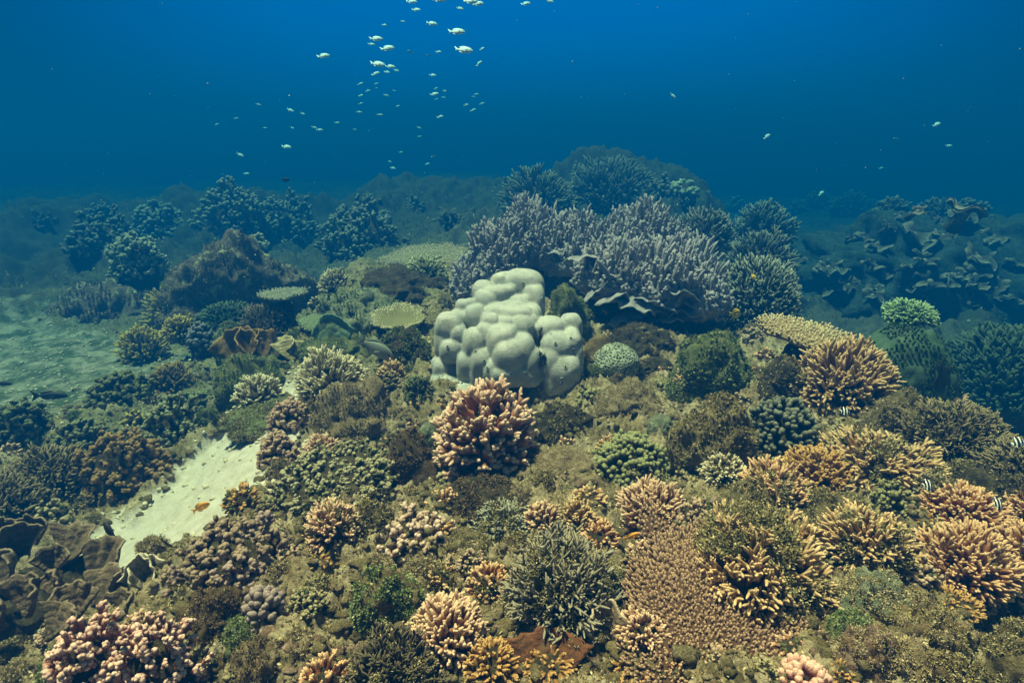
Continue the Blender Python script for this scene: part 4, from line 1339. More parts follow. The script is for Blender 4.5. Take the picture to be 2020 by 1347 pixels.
# ================================================================== rocks and overgrown lumps
rock("reef_rock", "green turf-covered mound right of the honeycomb coral ball", (1308, 650, 1478, 795), GREEN, d=2.62, turf=T_GREEN, tn=5000, ts=.018, amp=.2)
rock("reef_rock", "yellow-green encrusted block between the lobed coral and the mauve mound", (1072, 535, 1165, 640), GREEN, d=3.25, turf=T_GREEN, tn=1800, ts=.014)
rock("reef_rock", "brown smooth lump behind the honeycomb coral ball", (1148, 655, 1212, 715), plain_mat("brown_lump", (.11, .075, .03), (.16, .12, .05)), d=3.1, amp=.1, rough=.02, ridg=0)
rock("reef_rock", "cream-and-olive crumbly boulder left of the orange-brown staghorn", (612, 745, 792, 870), TAN, turf=T_TAN, tn=4500, ts=.012, amp=.3, d=2.35, ridg=.16)
rock("reef_rock", "yellow algae-topped lump above the pinkish-brown knob corals", (590, 760, 665, 830), OLIVE, turf=T_OLIVE, tn=1500, ts=.013, d=2.5)
rock("reef_rock", "dark brown overgrown rock left of the staghorn's foot", (755, 835, 870, 955), BROWN, turf=T_BROWN, tn=2600, ts=.012, d=2.1, ridg=.15)
rock("reef_rock", "smooth dim brown boulder below the dark overgrown rock", (792, 895, 880, 960), BROWN, d=2.05, amp=.1, rough=.03, ridg=.0)
rock("reef_rock", "pale bare boulder just left of the staghorn's base", (822, 800, 875, 880), PALE, d=2.3, amp=.15, ridg=.05)
rock("reef_rock", "flat rust-and-cream rock right of the staghorn's base", (1040, 868, 1200, 960), TAN, turf=T_TAN, tn=1400, ts=.008, amp=.25, minh=.2, maxh=.5, d=2.08, ridg=.15)
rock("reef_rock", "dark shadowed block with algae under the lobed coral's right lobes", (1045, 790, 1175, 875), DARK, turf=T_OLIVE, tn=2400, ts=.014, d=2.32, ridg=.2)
rock("reef_rock", "tan knoll under the honeycomb coral ball", (1165, 745, 1300, 820), TAN, turf=T_TAN, tn=1800, ts=.011, d=2.45, ridg=.15)
rock("reef_rock", "pale sandy stone set in the green cauliflower carpet", (1270, 815, 1330, 860), PALE, d=2.3, amp=.15)
rock("reef_rock", "large olive turf-covered reef block right of the green cauliflower carpet", (1290, 775, 1500, 950), OLIVE, turf=T_OLIVE, tn=7000, ts=.014, d=2.15, ridg=.2, amp=.3)
rock("reef_rock", "algae-grown shoulder between the tan ring and the pinkish bank", (1400, 930, 1570, 1050), OLIVE, turf=T_OLIVE, tn=5000, ts=.013, d=1.8, ridg=.15)
rock("reef_rock", "olive hump with short algae below the golden-orange dome", (1540, 970, 1720, 1110), OLIVE, turf=T_OLIVE, tn=5000, ts=.013, d=1.72, ridg=.15)
rock("reef_rock", "overgrown block coloured black for the shade below the orange-brown staghorn", (865, 935, 1040, 1030), DARK, turf=T_BROWN, tn=4200, ts=.013, d=1.9, ridg=.25)  # shade below the staghorn is put into this block's dark skin
rock("reef_rock", "tan lumpy stone under the tan antler branches at lower right", (1640, 1120, 1790, 1225), PALE, turf=T_TAN, tn=1600, ts=.011, ridg=.35, amp=.45)
rock("reef_rock", "broad craggy olive boulder in the middle of the lower right slope", (1730, 1175, 1905, 1310), TAN, turf=T_OLIVE, tn=1800, ts=.011, ridg=.35, amp=.45)
rock("reef_rock", "craggy cream-dusted stone right of the coral-pink knob cluster", (1630, 1225, 1765, 1350), PINK, turf=T_TAN, tn=1200, ts=.010, ridg=.35, amp=.45)
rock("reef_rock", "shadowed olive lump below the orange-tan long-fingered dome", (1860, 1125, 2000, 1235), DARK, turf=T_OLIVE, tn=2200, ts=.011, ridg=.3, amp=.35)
rock("reef_rock", "brown turf-covered stone at the bottom edge left of the corner", (1775, 1285, 1920, 1420), BROWN, turf=T_OLIVE, tn=2500, ts=.010, ridg=.3, amp=.35)
rock("reef_rock", "rounded turf stone in the bottom right corner", (1905, 1225, 2070, 1390), OLIVE, turf=T_OLIVE, tn=2800, ts=.011, ridg=.2)
rock("reef_rock", "brown knobbly boulder between the pink cauliflower heads and the bare rock", (350, 1155, 510, 1280), BROWN, turf=T_BROWN, tn=1800, ts=.010, d=1.45, ridg=.3, amp=.35)
rock("reef_rock", "round brown boulder at the bottom edge, left one", (385, 1262, 470, 1370), BROWN, d=1.25, ridg=.15)
rock("reef_rock", "craggy tan-brown boulder at the bottom edge beside the orange antlers", (470, 1195, 610, 1390), TAN, turf=T_BROWN, tn=1800, ts=.010, d=1.25, ridg=.3, amp=.35)
rock("reef_rock", "pale bare scraped rock slab left of the bottom thicket", (610, 1100, 800, 1280), PALE, d=1.4, amp=.2, minh=.2, maxh=.35, ridg=.08, rough=.04)
rock("reef_rock", "green fuzzy lump at the right end of the pale scraped slab", (690, 1110, 850, 1270), OLIVE, turf=T_GREEN, tn=4500, ts=.014, d=1.42, ridg=.2)
rock("reef_rock", "brown algae lump between pink ridge and finger clump", (700, 985, 780, 1060), OLIVE, turf=T_OLIVE, tn=2200, ts=.014, d=1.72, ridg=.2)
rock("reef_rock", "small pitted mound below the black block, left of the dead tangle", (870, 1045, 985, 1125), OLIVE, turf=T_OLIVE, tn=1600, ts=.010, d=1.6, ridg=.25)
rock("reef_rock", "cream-crusted stone at the bottom centre under the dead tangle", (930, 1225, 1110, 1330), TAN, d=1.25, ridg=.2, amp=.25, turf=T_TAN, tn=1400, ts=.008)
rock("reef_rock", "brown-green patchy block below the rust-orange leaf plates", (430, 690, 580, 790), GREEN, turf=T_GREEN, tn=3000, ts=.016, d=2.95, ridg=.2)
rock("reef_rock", "green overgrown lump left of the twiggy dark bush", (425, 632, 495, 690), PALE, turf=T_GREEN, tn=1000, ts=.018, d=3.55)
rock("reef_rock", "pale green craggy outcrop under the cauliflower-shaped dome", (600, 565, 830, 650), PALE, turf=T_GREEN, tn=3500, ts=.016, d=3.75, ridg=.35, amp=.4, maxh=.6)
rock("reef_rock", "lower green step of the craggy outcrop", (590, 640, 740, 705), GREEN, turf=T_GREEN, tn=1800, ts=.016, d=3.15, ridg=.25, maxh=.4, minh=.2)
rock("reef_rock", "dark ledge beneath the cream-rimmed cup plate", (735, 640, 860, 720), DARK, turf=T_GREEN, tn=2200, ts=.015, d=3.1, ridg=.3)
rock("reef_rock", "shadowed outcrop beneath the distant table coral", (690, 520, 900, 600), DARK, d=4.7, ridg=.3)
rock("reef_rock", "olive bed around the two left finger corals", (440, 780, 640, 850), GREEN, turf=T_OLIVE, tn=3000, ts=.015, d=2.5, ridg=.2, maxh=.35, minh=.15)
rock("reef_ridge", "brown craggy reef ridge with pale patches rising on the left", (318, 455, 640, 665), PURPLEBR, d=4.75, ridg=.20, amp=.30, turf=T_OLIVE, tn=6000, ts=.022, sub=6, Ry=.6)
rock("reef_ridge", "lower dim brown shoulder at the left foot of the reef ridge", (90, 545, 350, 650), PURPLEBR, d=5.2, ridg=.20, amp=.25, turf=T_BROWN, tn=4000, ts=.022, Ry=.6, maxh=.6)
rock("fuzzy_mound", "dark green fuzzy mound carrying a small pale green coral at right", (1668, 618, 1866, 780), plain_mat("fuzzy_green", (.035, .075, .045), (.06, .11, .065), 40), d=3.15, ridg=.03, amp=.10, turf=turf_mat((.02, .05, .03), (.05, .10, .06), (.09, .15, .09)), tn=9000, ts=.014, maxh=1.2)
branching("finger_coral", "small pale green coral cap on top of the dark fuzzy mound", (1742, 592, 1838, 640), (.08, .16, .07), (.42, .58, .32), px=6, k=2.6, sub=1, d=3.1)
branching("bushy_coral", "large dark green fine-textured dome cut by the right edge", (1858, 628, 2120, 800), (.03, .05, .028), (.11, .17, .10), px=9, d=3.5, k=2.4, sub=1, core=.82, lump=.06, nmax=1300, maxh=1.0, lift=.05, lo=-.1)
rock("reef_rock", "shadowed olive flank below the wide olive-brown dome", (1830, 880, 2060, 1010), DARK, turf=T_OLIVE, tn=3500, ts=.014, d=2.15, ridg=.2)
branching("bushy_coral", "dim olive bush cut by the right edge behind the finger domes", (1930, 880, 2090, 985), *C_OLV, px=7, k=3.0, sub=2, core=.7, d=2.3)
rock("reef_rock", "tan algae ledge between the open staghorn bush and the wide olive-brown dome", (1690, 765, 1820, 870), OLIVE, turf=T_TAN, tn=3000, ts=.012, d=2.5, ridg=.2)
rock("reef_rock", "added boulder coloured dark for the cave shade under the mauve mound's plates", (1190, 610, 1330, 700), DARK, ridg=.25, turf=T_BROWN, tn=1500, ts=.012, maxh=.6)  # added to darken the sunlit floor; cave shade is in its colour
rock("reef_rock", "added rubble hump coloured dark for cave shade left of the green turf-covered mound", (1255, 660, 1330, 735), DARK, ridg=.25, maxh=.6)  # also added there, its dark skin paints the cave shade
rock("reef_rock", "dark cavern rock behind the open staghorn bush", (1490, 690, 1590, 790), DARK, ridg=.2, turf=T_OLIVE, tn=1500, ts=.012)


# ================================================================== the lumps and tufts packed between the named colonies
def filler():
    rng = np.random.default_rng(404)
    boxes = list(BOXES) + [(855, 535, 1150, 778), (1165, 680, 1258, 757), (1235, 1075, 1600, 1347), (1265, 985, 1370, 1190), (1488, 622, 1690, 690)]
    done = []
    kinds = 0
    for _ in range(6000):
        py = 600 + 760 * rng.uniform() ** .8
        px = rng.uniform(180 if py < 800 else -20, 2030)
        g = ground(px, py)
        dep = float((g - CAM) @ FWD)
        if len(done) > 235 or dep > 4.3 or sandmask(g[0:1], g[1:2])[0] > .05: continue
        if px > 1850 and py < 860: continue
        w = rng.uniform(.055, .13) / dep * F
        if any(x0 + .12 * (x1 - x0) < px < x1 - .12 * (x1 - x0) and y0 + .15 * (y1 - y0) < py - w * .25 < y1 - .1 * (y1 - y0) for x0, y0, x1, y1 in boxes): continue
        if any(abs(px - a) < .42 * (w + c) and abs(py - b_) < .32 * (w + c) for a, b_, c in done): continue
        done.append((px, py, w))
        b = (px - w / 2, py - w * rng.uniform(.55, .8), px + w / 2, py)
        r = rng.uniform()
        left = px < 700 and py < 900
        if r < .40:
            m, tf = [(OLIVE, T_OLIVE), (TAN, T_TAN), (GREEN, T_GREEN), (BROWN, T_OLIVE), (PALE, T_TAN), (PINK, T_TAN), (TAN, T_TAN)][rng.integers(7)]
            if left: m, tf = (GREEN, T_GREEN)
            rock("reef_rock", "small rough lump of algae-grown reef rock packed between the coral heads", b, m, turf=tf, tn=900, ts=.011, ridg=.2, sub=4, group="small algae-grown reef lumps")
        elif r < .62:
            c0, c1 = [((.12, .10, .04), (.44, .38, .22)), ((.10, .10, .04), (.36, .34, .16)), ((.20, .13, .08), (.54, .40, .28)), ((.10, .07, .04), (.36, .26, .16))][rng.integers(4)]
            if left: c0, c1 = (.05, .075, .03), (.30, .32, .16)
            knobby("cauliflower_coral", "small crumbly cauliflower coral squeezed between larger coral heads", b, c0, c1, px=float(rng.uniform(6, 9)), k=1.8, cluster=2, lump=.3, alg=.3, group="small crumbly cauliflower corals", minh=.25)
        elif r < .86:
            c0, c1 = [C_TAN, C_PINKT, C_ORNG, C_GOLD, C_OLV][rng.integers(5)]
            if left: c0, c1 = [C_YEL, C_OLV, C_CREAM][rng.integers(3)]
            branching("finger_coral", "small branching coral tuft filling a gap between larger coral heads", b, c0, c1, px=float(rng.uniform(8, 11)), k=2.6, sub=1, alg=float(rng.choice([0, .3])), tlo=.45, lump=.2, group="small branching coral tufts", sides=5, turf=False)
        else:
            branching("thicket_coral", "small tangle of algae-dusted dead twigs lying between coral heads", b, (.11, .10, .06), (.34, .30, .20), px=8, k=3.0, sub=2, bend=1.0, alg=.4, tlo=.2, group="small tangles of dead coral twigs", sides=5, lump=.3)
    


filler()

# ================================================================== far reef
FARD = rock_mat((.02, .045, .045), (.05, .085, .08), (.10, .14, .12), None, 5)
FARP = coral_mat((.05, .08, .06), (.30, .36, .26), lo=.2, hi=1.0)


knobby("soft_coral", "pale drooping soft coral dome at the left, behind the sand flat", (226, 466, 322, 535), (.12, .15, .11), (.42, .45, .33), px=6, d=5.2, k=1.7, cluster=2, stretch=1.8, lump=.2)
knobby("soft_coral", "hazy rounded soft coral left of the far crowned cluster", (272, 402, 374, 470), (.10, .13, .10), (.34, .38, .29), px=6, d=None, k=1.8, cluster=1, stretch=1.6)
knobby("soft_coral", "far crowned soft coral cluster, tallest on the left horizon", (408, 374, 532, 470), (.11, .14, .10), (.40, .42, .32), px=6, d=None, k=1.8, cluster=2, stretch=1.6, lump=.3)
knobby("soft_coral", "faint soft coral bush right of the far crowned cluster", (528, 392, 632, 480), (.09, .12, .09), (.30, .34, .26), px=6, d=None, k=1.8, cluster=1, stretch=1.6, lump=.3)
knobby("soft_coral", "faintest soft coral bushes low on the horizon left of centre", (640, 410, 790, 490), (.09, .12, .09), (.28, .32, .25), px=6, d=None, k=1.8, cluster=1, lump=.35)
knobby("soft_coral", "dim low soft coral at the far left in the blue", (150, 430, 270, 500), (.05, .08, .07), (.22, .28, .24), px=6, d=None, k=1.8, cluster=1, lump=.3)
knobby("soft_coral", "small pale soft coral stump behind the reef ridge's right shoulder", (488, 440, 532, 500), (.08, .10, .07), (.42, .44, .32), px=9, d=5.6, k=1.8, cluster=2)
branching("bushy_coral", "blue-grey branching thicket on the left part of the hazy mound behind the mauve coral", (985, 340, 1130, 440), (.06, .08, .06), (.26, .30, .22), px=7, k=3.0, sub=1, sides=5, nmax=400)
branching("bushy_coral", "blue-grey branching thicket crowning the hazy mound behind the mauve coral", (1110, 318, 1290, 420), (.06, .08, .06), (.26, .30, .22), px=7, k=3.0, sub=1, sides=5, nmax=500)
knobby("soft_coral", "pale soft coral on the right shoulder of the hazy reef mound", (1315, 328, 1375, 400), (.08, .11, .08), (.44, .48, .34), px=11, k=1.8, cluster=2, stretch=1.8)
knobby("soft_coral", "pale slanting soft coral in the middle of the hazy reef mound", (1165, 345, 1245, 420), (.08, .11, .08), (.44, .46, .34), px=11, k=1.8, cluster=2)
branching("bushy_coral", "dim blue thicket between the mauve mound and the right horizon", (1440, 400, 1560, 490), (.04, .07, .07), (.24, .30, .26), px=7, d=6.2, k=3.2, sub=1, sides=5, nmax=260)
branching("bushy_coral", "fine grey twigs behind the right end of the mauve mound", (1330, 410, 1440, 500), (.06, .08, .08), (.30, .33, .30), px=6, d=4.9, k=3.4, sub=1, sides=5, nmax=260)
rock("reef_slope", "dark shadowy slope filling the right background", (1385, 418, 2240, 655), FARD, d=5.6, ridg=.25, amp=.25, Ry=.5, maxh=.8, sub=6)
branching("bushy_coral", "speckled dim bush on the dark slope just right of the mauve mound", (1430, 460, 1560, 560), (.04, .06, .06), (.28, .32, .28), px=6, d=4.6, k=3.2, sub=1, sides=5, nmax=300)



def cup(s, rng):
    """a leathery mushroom cap with a folded rim"""
    nu, nv = 64, 16
    A_, Vv = np.meshgrid(np.arange(nu) / nu * 2 * PI, np.linspace(0, 1, nv), indexing='ij')
    a, v = A_.ravel(), Vv.ravel()
    k = rng.integers(2, 5); ph = rng.uniform(0, 6, 3)
    rim = 1 + .30 * np.sin(k * a + ph[0]) * v + .12 * np.sin((k + 3) * a + ph[1]) * v
    r = s * .5 * (.22 + .78 * v ** 1.2) * rim
    z = s * (.30 * v - .12 * v ** 2 * 2.2 + .11 * v ** 2 * np.sin((k + 1) * a + ph[2]) + .05 * v ** 2 * np.sin((2 * k + 3) * a + ph[1]))
    e = rng.uniform(.6, 1.0)
    top = np.stack([r * np.cos(a), r * np.sin(a) * e, z + .05 * s * v], -1)
    bot = np.stack([r * np.cos(a) * .97, r * np.sin(a) * e * .97, z - .035 * s], -1)
    n = nu * nv
    i = np.arange(nu)[:, None] * nv; i2 = ((np.arange(nu) + 1) % nu)[:, None] * nv; j = np.arange(nv - 1)[None]
    q = np.stack([i + j, i2 + j, i2 + j + 1, i + j + 1], -1).reshape(-1, 4)
    ii = np.arange(nu) * nv + nv - 1; jj = ((np.arange(nu) + 1) % nu) * nv + nv - 1
    rq = np.stack([ii, jj, jj + n, ii + n], -1)
    t = np.concatenate([.2 + .8 * v ** 3, .1 + .5 * v ** 5])
    return np.concatenate([top, bot]), [q[:, ::-1], q + n, rq], {'t': t, 'alg': np.zeros(2 * n)}


fr_ = np.random.default_rng(88)
for px, py, w in [(205, 440, 60), (720, 415, 60), (830, 425, 50), (880, 440, 60), (80, 450, 60),
                  (1180, 380, 60), (1240, 360, 60), (1300, 385, 60), (1350, 400, 60), (1430, 420, 60), (1500, 430, 60), (1560, 425, 60), (1620, 415, 60), (1690, 420, 70), (1760, 425, 70), (1840, 430, 60), (1910, 440, 60)]:
    w *= fr_.uniform(.7, 1.2); px += fr_.normal(0, 12); py += fr_.normal(0, 6)
    if fr_.uniform() < .5:
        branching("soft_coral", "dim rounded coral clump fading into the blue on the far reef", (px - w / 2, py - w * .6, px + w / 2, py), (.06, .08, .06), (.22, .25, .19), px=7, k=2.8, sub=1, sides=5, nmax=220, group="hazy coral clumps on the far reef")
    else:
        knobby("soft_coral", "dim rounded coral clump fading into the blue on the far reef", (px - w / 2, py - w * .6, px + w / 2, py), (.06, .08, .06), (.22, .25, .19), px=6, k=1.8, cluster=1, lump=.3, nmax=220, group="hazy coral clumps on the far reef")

cup_rng = np.random.default_rng(63)
CUPM = coral_mat((.05, .055, .045), (.34, .32, .27), lo=.25, hi=1.1, mott=.3)
SLOPE = [o for o in bpy.data.objects if o.get('label') == 'dark shadowy slope filling the right background'][0]
slope_me = SLOPE.children[0].data
SV, _sn = mesh_arrays(slope_me)
SBVH = BVHTree.FromPolygons((SV + np.array(SLOPE.location)).tolist(), [tuple(p.vertices) for p in slope_me.polygons])
for (px, py, w, d) in [(x + cup_rng.normal(0, 14), y + cup_rng.normal(0, 14), w_ * s_, d_) for s_ in (1, .8) for (x, y, w_, d_) in [(1615, 500, 44, 4.3), (1655, 520, 50, 4.2), (1705, 490, 60, 4.3), (1690, 455, 40, 4.6), (1765, 480, 50, 4.4), (1840, 430, 60, 4.7), (1905, 425, 70, 4.6), (1960, 470, 50, 4.5), (1905, 495, 60, 4.3), (1850, 465, 50, 4.4),
                       (1810, 530, 60, 4.1), (1870, 535, 50, 4.1), (1960, 540, 55, 4.0), (1575, 570, 40, 3.95), (1620, 545, 36, 4.05), (1650, 590, 46, 3.75), (1610, 615, 70, 3.6), (1670, 620, 50, 3.55), (1730, 570, 40, 3.9), (1560, 530, 30, 4.3),
                       (1770, 590, 44, 3.8), (1990, 580, 60, 3.9), (1830, 570, 40, 3.9), (2010, 500, 50, 4.3), (1750, 440, 44, 4.9), (1800, 440, 44, 4.8), (1930, 575, 46, 3.85), (1690, 545, 40, 4.0), (1580, 600, 44, 3.75)]]:
    hitp = SBVH.ray_cast(Vector(CAM), Vector(ray(px, py + w * .3)))
    if hitp[0] is None:
        hitp = (Vector(at_depth(px, py + w * .3, 4.9)), Vector((0, -1, .3)))
    org = np.array(hitp[0] + hitp[1] * .05)
    d = float((org - CAM) @ FWD)
    root = thing("leather_coral", "pale ruffled leather coral cup on the dark slope in the right background", "coral", org, "leather corals on the dark right slope")
    s = w * d / F * cup_rng.uniform(.6, 1.15)
    V, Fc, A = xf(cup(s, cup_rng), (0, 0, 0), (cup_rng.uniform(.1, .9), cup_rng.normal(0, .3), 0))
    obj("cap", mesh("cap", V, Fc, A), CUPM, root)
    V, Fc, A = tubes(np.array([[[0, .12, -s * .5], [0, .05, -s * .2], [0, 0, 0]]]), np.array([[s * .22, s * .16, s * .12]]), 8)
    obj("stalk", mesh("stalk", V, Fc, A), CUPM, root)


# ================================================================== fish
def fish_mat(kind):
    key = ('f', kind)
    if key in _mats: return _mats[key]
    m, t, p, v = base_mat(kind + "_skin", .6, .25)
    sp = nd(t, 'ShaderNodeSeparateXYZ'); t.links.new(v, sp.inputs[0])
    z = remap(t, sp.outputs['Z'], -.20, .22)
    n = noise(t, v, 40, 3)
    if kind == 'pale':
        col = mixc(t, z, (.66, .93, 1.0), (.34, .78, .88))
    elif kind == 'yellow':
        col = mixc(t, z, (.75, .62, .05), (.70, .52, .03))
        d2 = nd(t, 'ShaderNodeVectorMath', operation='DISTANCE'); t.links.new(v, d2.inputs[0]); d2.inputs[1].default_value = (-.02, 0, .05)
        col = mixc(t, remap(t, d2.outputs['Value'], .08, .16, .8, 0), col, (.10, .30, .45))
    elif kind == 'orange':
        col = mixc(t, z, (.90, .48, .06), (.80, .36, .04))
    elif kind == 'dark':
        col = mixc(t, z, (.03, .028, .02), (.015, .015, .012))
    elif kind == 'grey':
        col = mixc(t, z, (.30, .30, .24), (.16, .20, .17))
        col = mixc(t, remap(t, sp.outputs['X'], .30, .48, 0, .6), col, (.34, .22, .17))
    else:  # striped black and white
        w = nd(t, 'ShaderNodeMath', operation='ADD')
        t.links.new(sp.outputs['X'], w.inputs[0])
        zz = nd(t, 'ShaderNodeMath', operation='MULTIPLY'); t.links.new(sp.outputs['Z'], zz.inputs[0]); zz.inputs[1].default_value = -.25
        t.links.new(zz.outputs[0], w.inputs[1])
        r = nd(t, 'ShaderNodeValToRGB'); r.color_ramp.interpolation = 'CONSTANT'
        mr_ = remap(t, w.outputs[0], -.5, .5)
        t.links.new(mr_, r.inputs[0])
        E = r.color_ramp.elements
        B, Wt = (.012, .012, .014, 1), (.90, .95, .95, 1)
        E[0].position = 0; E[0].color = Wt
        E[1].position = .16; E[1].color = B
        for pz, cz in ((.30, Wt), (.40, B), (.58, Wt), (.70, B), (.86, Wt)):
            e = E.new(pz); e.color = cz
        col = r.outputs[0]
    col = mixc(t, remap(t, n, .5, .75, 0, .10), col, (.10, .12, .12))
    t.links.new(col, p.inputs['Base Color'])
    _mats[key] = m
    return m


def fish_parts(deep=.24, fat=.085):
    """unit-length fish heading +X; returns body, tail, dorsal, anal, pectoral, eye meshes"""
    u = np.array([0, .03, .08, .15, .24, .35, .47, .58, .68, .76, .82])
    hu = np.array([.01, .30, .52, .74, .92, 1.0, .94, .76, .52, .32, .24]) * deep
    wu = np.array([.01, .30, .55, .80, .97, 1.0, .88, .66, .42, .22, .12]) * fat
    x = .5 - u
    zc = np.array([-.02, -.015, -.008, 0, .005, .005, 0, 0, 0, 0, 0])
    s = 14
    a = np.arange(s) / s * 2 * PI
    V = np.stack([np.repeat(x, s), (wu[:, None] * np.sin(a)).ravel(), (zc[:, None] + hu[:, None] * np.cos(a)).ravel()], -1)
    i = np.arange(len(u) - 1)[:, None] * s; j = np.arange(s)[None]; j2 = (j + 1) % s
    q = np.stack([i + j, i + j2, i + s + j2, i + s + j], -1).reshape(-1, 4)
    n = len(V)
    V = np.concatenate([V, [[.505, 0, -.02], [-.325, 0, 0]]])
    c1 = np.stack([np.full(s, n), (np.arange(s) + 1) % s, np.arange(s)], -1)
    e = (len(u) - 1) * s
    c2 = np.stack([np.full(s, n + 1), e + np.arange(s), e + (np.arange(s) + 1) % s], -1)
    body = (V, [q, np.concatenate([c1, c2])], {})

    def fin(poly, th=.006, y=0, out=0):
        P = np.array(poly, float); m = len(P)
        c = P.mean(0)
        A_ = np.stack([P[:, 0], np.full(m, y + .5 * th * .4), P[:, 1]], -1); B_ = A_.copy(); B_[:, 1] = y - .5 * th * .4
        if out:
            k = (P[:, 0].max() - P[:, 0]) * out
            A_[:, 1] += k; B_[:, 1] += k
        Vv = np.concatenate([A_, B_, [[c[0], y + th + (A_[:, 1].mean() - y if out else 0), c[1]]], [[c[0], y - th + (A_[:, 1].mean() - y if out else 0), c[1]]]])
        k = np.arange(m); k2 = (k + 1) % m
        return (Vv, [np.concatenate([np.stack([k, k2, np.full(m, 2 * m)], -1), np.stack([k2 + m, k + m, np.full(m, 2 * m + 1)], -1)]), np.stack([k, k + m, k2 + m, k2], -1)], {})
    tail = fin([(-.29, .05), (-.36, .09), (-.44, .15), (-.52, .20), (-.49, .13), (-.455, .06), (-.44, 0), (-.455, -.06), (-.49, -.13), (-.52, -.20), (-.44, -.15), (-.36, -.09), (-.29, -.05)])
    d = deep
    dorsal = fin([(.20, d * .85), (.14, d * 1.12), (.02, d * 1.24), (-.10, d * 1.12), (-.20, d * .95), (-.27, d * .55), (-.22, d * .42), (-.08, d * .74), (.05, d * .92)])
    anal = fin([(.00, -d * .90), (-.06, -d * 1.15), (-.16, -d * 1.02), (-.26, -d * .55), (-.21, -d * .40), (-.10, -d * .72)])
    pec = fin([(.20, -.02), (.14, .03), (.05, .0), (.03, -.05), (.10, -.07), (.18, -.05)], .004, fat * .93, .35)
    pec2 = (pec[0] * np.array([1, -1, 1]), [f[:, ::-1] for f in pec[1]], {})
    V0, F0 = ico(2)
    ey = [(V0 * np.array([.026, .012, .026]) + np.array([.375, sgn * fat * .68, .035]), [F0], {}) for sgn in (1, -1)]
    return dict(body=body, tail_fin=tail, dorsal_fin=dorsal, anal_fin=anal, pectoral_fin=pec, pectoral_fin2=pec2, eye=ey[0], eye2=ey[1])


def make_fish(name, kind, deep=.24, fat=.085, whole=False):
    """a prototype: dict of mesh datablocks"""
    pt = fish_parts(deep, fat)
    if whole:
        V, Fc, A = join(pt['body'], pt['tail_fin'], pt['dorsal_fin'], pt['anal_fin'])
        return {'body': mesh("body", V, Fc)}
    return {k: mesh(k.rstrip('2'), *v[:2]) for k, v in pt.items()}


FPROT = {}
EYE = plain_mat("fish_eye", (.012, .012, .012), rough=.2, spec=.6)


def fish(name, kind, label, px, py, length, d, yaw=0., pitch=0., roll=0., deep=.24, cat='fish', group=None, whole=False):
    """yaw 0 = facing right of the picture, pi = left; pitch = nose up"""
    key = (kind, deep, whole)
    if key not in FPROT: FPROT[key] = make_fish(name, kind, deep, .085, whole)
    pr = FPROT[key]
    loc = at_depth(px, py, d)
    rot = (Matrix.Rotation(yaw, 3, 'Z') @ Matrix.Rotation(-pitch, 3, 'Y') @ Matrix.Rotation(roll, 3, 'X')).to_euler()
    L = length * d / F
    if whole:
        o = obj(name, pr['body'], fish_mat(kind)); o.location = tuple(loc); o.rotation_euler = rot; o.scale = (L, L, L)
        return tag(o, label, cat, group)
    root = thing(name, label, cat, loc, group, rot)
    root.scale = (L, L, L)
    for k, me in pr.items():
        obj(k.rstrip('2'), me, EYE if k.startswith('eye') else fish_mat(kind), root)
    return root


G_SCHOOL = "school of pale fish in the open water"
BRIGHT = [  # px, py, length, label, yaw, pitch
    (915, 99, 36, "brightest white-silver fish, lowest of the three big ones at the school's right", .15, -.05),
    (901, 63, 33, "large silver fish just above the brightest one at the school's right", .2, .05),
    (852, 47, 22, "small silver fish left of the two largest in the school", .1, -.12),
    (745, 127, 29, "white-bellied fish leading the left cluster of the school", .1, -.10),
    (770, 132, 20, "turquoise fish close at the nose of the white-bellied one", .3, 0.),
    (764, 96, 28, "turquoise fish in the middle of the left cluster, above the white-bellied one", .35, .2),
    (742, 77, 26, "dull teal fish at the top of the left cluster", .25, .05),
    (733, 88, 14, "tiny teal fish tucked under the topmost of the left cluster", .4, .0),
    (638, 111, 25, "turquoise fish alone on the school's left side", .4, .2),
    (741, 146, 17, "small turquoise fish climbing below the white-bellied one", .3, .4),
    (928, 3, 30, "teal fish cut by the top edge near the school's right", .2, .05),
    (943, 8, 24, "silver-turquoise fish at the top edge, right of the others", .3, .2),
    (908, 18, 19, "turquoise fish turned towards us just under the top edge", .9, .1),
    (866, 0, 28, "pale fish half out of the top edge", .1, .0),
    (812, 4, 22, "dull blue-green fish at the top edge, leftmost there", .1, .0),
    (821, 20, 18, "dull blue-green fish right below the leftmost at the top edge", .0, .0),
    (945, 126, 15, "small teal fish swimming steeply upward at the school's right", .4, .75),
    (857, 186, 17, "turquoise fish brightest of the small lower group", .2, .2),
    (573, 218, 15, "faint fish nosing down far left of the school", .2, -.45),
    (474, 306, 15, "faint pale fish nosing down above the left far corals", .2, -.5),
    (565, 290, 19, "faint elongated fish low in the blue, left of centre", .1, -.1),
    (1328, 190, 17, "lone faint fish nosing down in the blue right of centre", .3, -.6),
    (1513, 270, 17, "lone faint fish climbing in the blue on the right", .4, .6),
    (1620, 382, 15, "small bright fish climbing above the right slope", .5, .6),
    (1848, 246, 18, "faint fish high above the right slope, uppermost there", .3, .4),
    (1037, 8, 20, "faint blue fish at the top edge right of the school", .2, .2),
    (951, 97, 11, "tiny faint fish to the right of the brightest fish", .3, .5),
    (854, 149, 14, "faint teal fish midway between the bright pair and the lower group", .2, .0),
]
for px, py, ln, lab, yw, pt in BRIGHT:
    big = ln >= 19
    d = float(np.clip(.085 * F / ln, 2.0, 6.0))
    fish("reef_fish", 'pale', lab, px, py, ln, d, yw, pt, roll=-.55, group=G_SCHOOL, deep=.20, whole=not big)
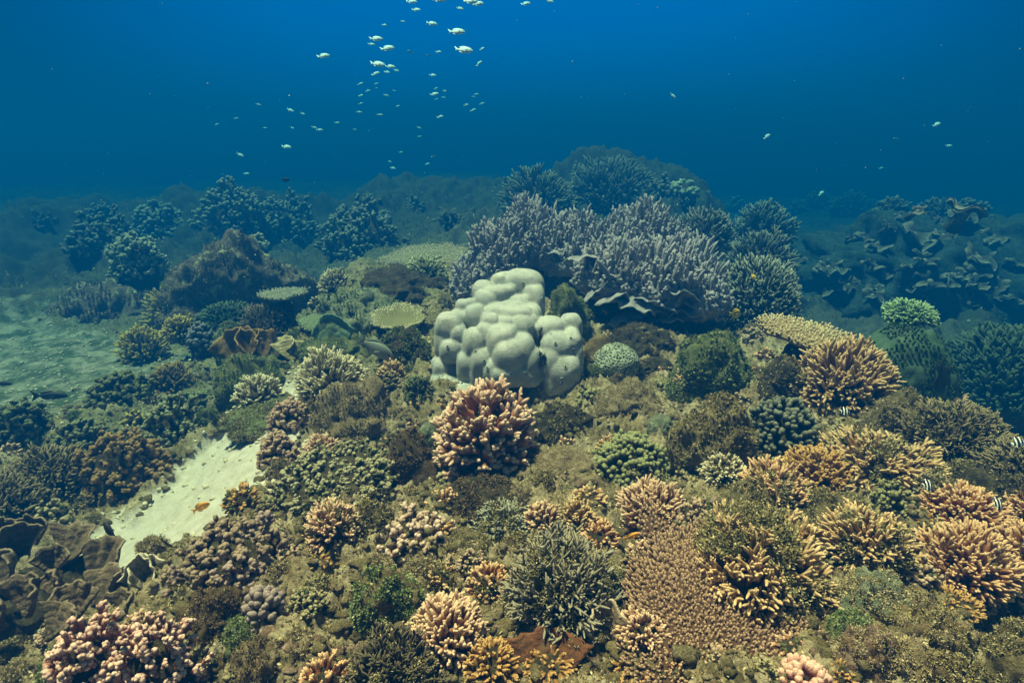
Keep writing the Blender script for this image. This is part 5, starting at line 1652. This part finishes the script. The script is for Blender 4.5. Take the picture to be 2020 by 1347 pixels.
FAINT = [(782, 140, 12), (763, 143, 14), (809, 103, 12), (845, 110, 9), (865, 103, 13), (711, 166, 12), (742, 166, 10), (726, 180, 11), (712, 189, 12), (762, 189, 12), (712, 205, 10), (860, 175, 9), (877, 180, 10), (875, 193, 9), (861, 196, 8),
         (940, 187, 10), (951, 205, 10), (933, 218, 12), (920, 208, 12), (934, 192, 9), (709, 222, 12), (750, 227, 12), (868, 231, 14), (785, 210, 9), (778, 180, 8), (510, 207, 11), (597, 225, 11), (466, 234, 9), (428, 246, 10), (523, 253, 9), (576, 253, 10),
         (620, 252, 12), (631, 257, 14), (665, 243, 11), (700, 256, 8), (730, 258, 8), (827, 253, 11), (828, 270, 8), (791, 301, 9), (775, 332, 12), (769, 319, 8), (855, 310, 13), (843, 324, 10), (441, 345, 10), (486, 343, 12), (1768, 275, 12), (1872, 288, 13), (1738, 332, 9), (1085, 3, 16), (758, 50, 10), (795, 43, 9)]
frng = np.random.default_rng(12)
for px, py, ln in FAINT:
    d = float(np.clip(.085 * F / ln, 3.5, 1.2 / max(ray(px, py)[2], .12)))
    fish("reef_fish", 'pale', "tiny faint blue-green fish scattered in the hazy open water", px, py, ln, d, frng.uniform(-.4, .6) + (PI if frng.uniform() < .12 else 0), frng.uniform(-.35, .4), roll=-.4, group="faint fish of the drifting school", deep=.19, whole=True)

fish("butterfly_fish", 'yellow', "bright yellow fish with a blue-grey flank below the mauve mound", 1450, 619, 26, 2.6, .25, -.05, deep=.36)
fish("damselfish", 'yellow', "small dull yellow fish hovering over the white-tipped grey bush", 1487, 548, 17, 2.7, 2.0, .6, deep=.28)
fish("damselfish", 'yellow', "tiny yellow fish beside the distant pale table coral", 868, 507, 10, 4.4, .4, .2, deep=.26, whole=True)
fish("damselfish", 'orange', "orange-yellow fish hovering over the bright sand", 396, 1000, 37, 1.85, .25, .42, deep=.22)
fish("damselfish", 'orange', "orange fish at the left rim of the long brown plate", 1246, 1057, 34, 1.42, .2, .25, deep=.18)
fish("surgeonfish", 'dark', "black fish diving behind the wide olive-brown dome at right", 1858, 752, 105, 2.62, .5, -1.05, deep=.24)
fish("damselfish", 'dark', "black fish with forked tail over the sand's shadowed left end", 219, 1052, 58, 1.75, 2.6, .75, deep=.22)
fish("damselfish", 'dark', "black fish nestled in the green cauliflower carpet", 1250, 822, 26, 2.0, .6, .5, deep=.26)
fish("reef_fish", 'dark', "dark speck of a fish in the blue, left of centre", 563, 355, 17, 5.0, .2, 0., deep=.24, whole=True)
fish("reef_fish", 'dark', "dark fish gliding low over the left sand flat", 98, 780, 66, 3.1, .15, -.05, deep=.12)
fish("reef_fish", 'dark', "dark fish at the left edge over the sand flat", 8, 757, 30, 3.3, .1, 0., deep=.14)
fish("snapper", 'grey', "grey-green snapper facing right under the cream-rimmed cup", 741, 687, 84, 2.85, -.25, -.42, deep=.19)
fish("striped_damselfish", 'striped', "black and white striped fish above the tan finger dome at right", 1830, 957, 34, 1.5, .5, -.2, roll=-.6, deep=.32)
fish("striped_damselfish", 'striped', "black and white striped fish between two finger domes near the right edge", 1968, 994, 38, 1.42, .5, -.25, roll=-.6, deep=.32)
fish("striped_damselfish", 'striped', "small black and white striped fish under the open staghorn bush", 1667, 812, 26, 1.95, .4, -.2, roll=-.6, deep=.32)
fish("striped_damselfish", 'striped', "black and white striped fish at the right edge above the dim olive bush", 2008, 873, 30, 1.85, .3, .2, roll=-.6, deep=.32)


# specks drifting in the water
prng = np.random.default_rng(77)
n = 220
dd = prng.uniform(1.0, 4.5, n)
Pp = np.array([at_depth(prng.uniform(-100, 2120), prng.uniform(-60, 700), q) for q in dd])
Pp = Pp[Pp[:, 2] > zt(Pp[:, 0], Pp[:, 1]) + .05]
Vb, Fb, Ab = blobs(Pp, prng.uniform(.0007, .0017, len(Pp)) * prng.uniform(.6, 1.4, len(Pp)), prng, 1, .3)
tag(obj("drifting_specks", mesh("drifting_specks", Vb, Fb, Ab), plain_mat("speck", (.35, .55, .55))), "tiny pale specks drifting in the water", "specks", kind='stuff')


# ================================================================== the water itself
def water():
    bm = bmesh.new()
    bmesh.ops.create_cube(bm, size=1)
    me = bpy.data.meshes.new("haze")
    for v in bm.verts:
        v.co = Vector((v.co.x * 54, v.co.y * 36 + 13, v.co.z * 5.4 - .25))
    bm.to_mesh(me); bm.free()
    m = bpy.data.materials.new("water_haze")
    m.use_nodes = True
    t = m.node_tree
    t.nodes.clear()
    o = nd(t, 'ShaderNodeOutputMaterial')
    v = nd(t, 'ShaderNodeVolumePrincipled')
    v.inputs['Color'].default_value = (.0, .037, .158, 1)
    v.inputs['Density'].default_value = .42
    v.inputs['Anisotropy'].default_value = .15
    v.inputs['Absorption Color'].default_value = (0.20, .53, .62, 1)
    t.links.new(v.outputs[0], o.inputs['Volume'])
    ob = obj("haze", me, m)
    tag(ob, kind='stuff')


water()
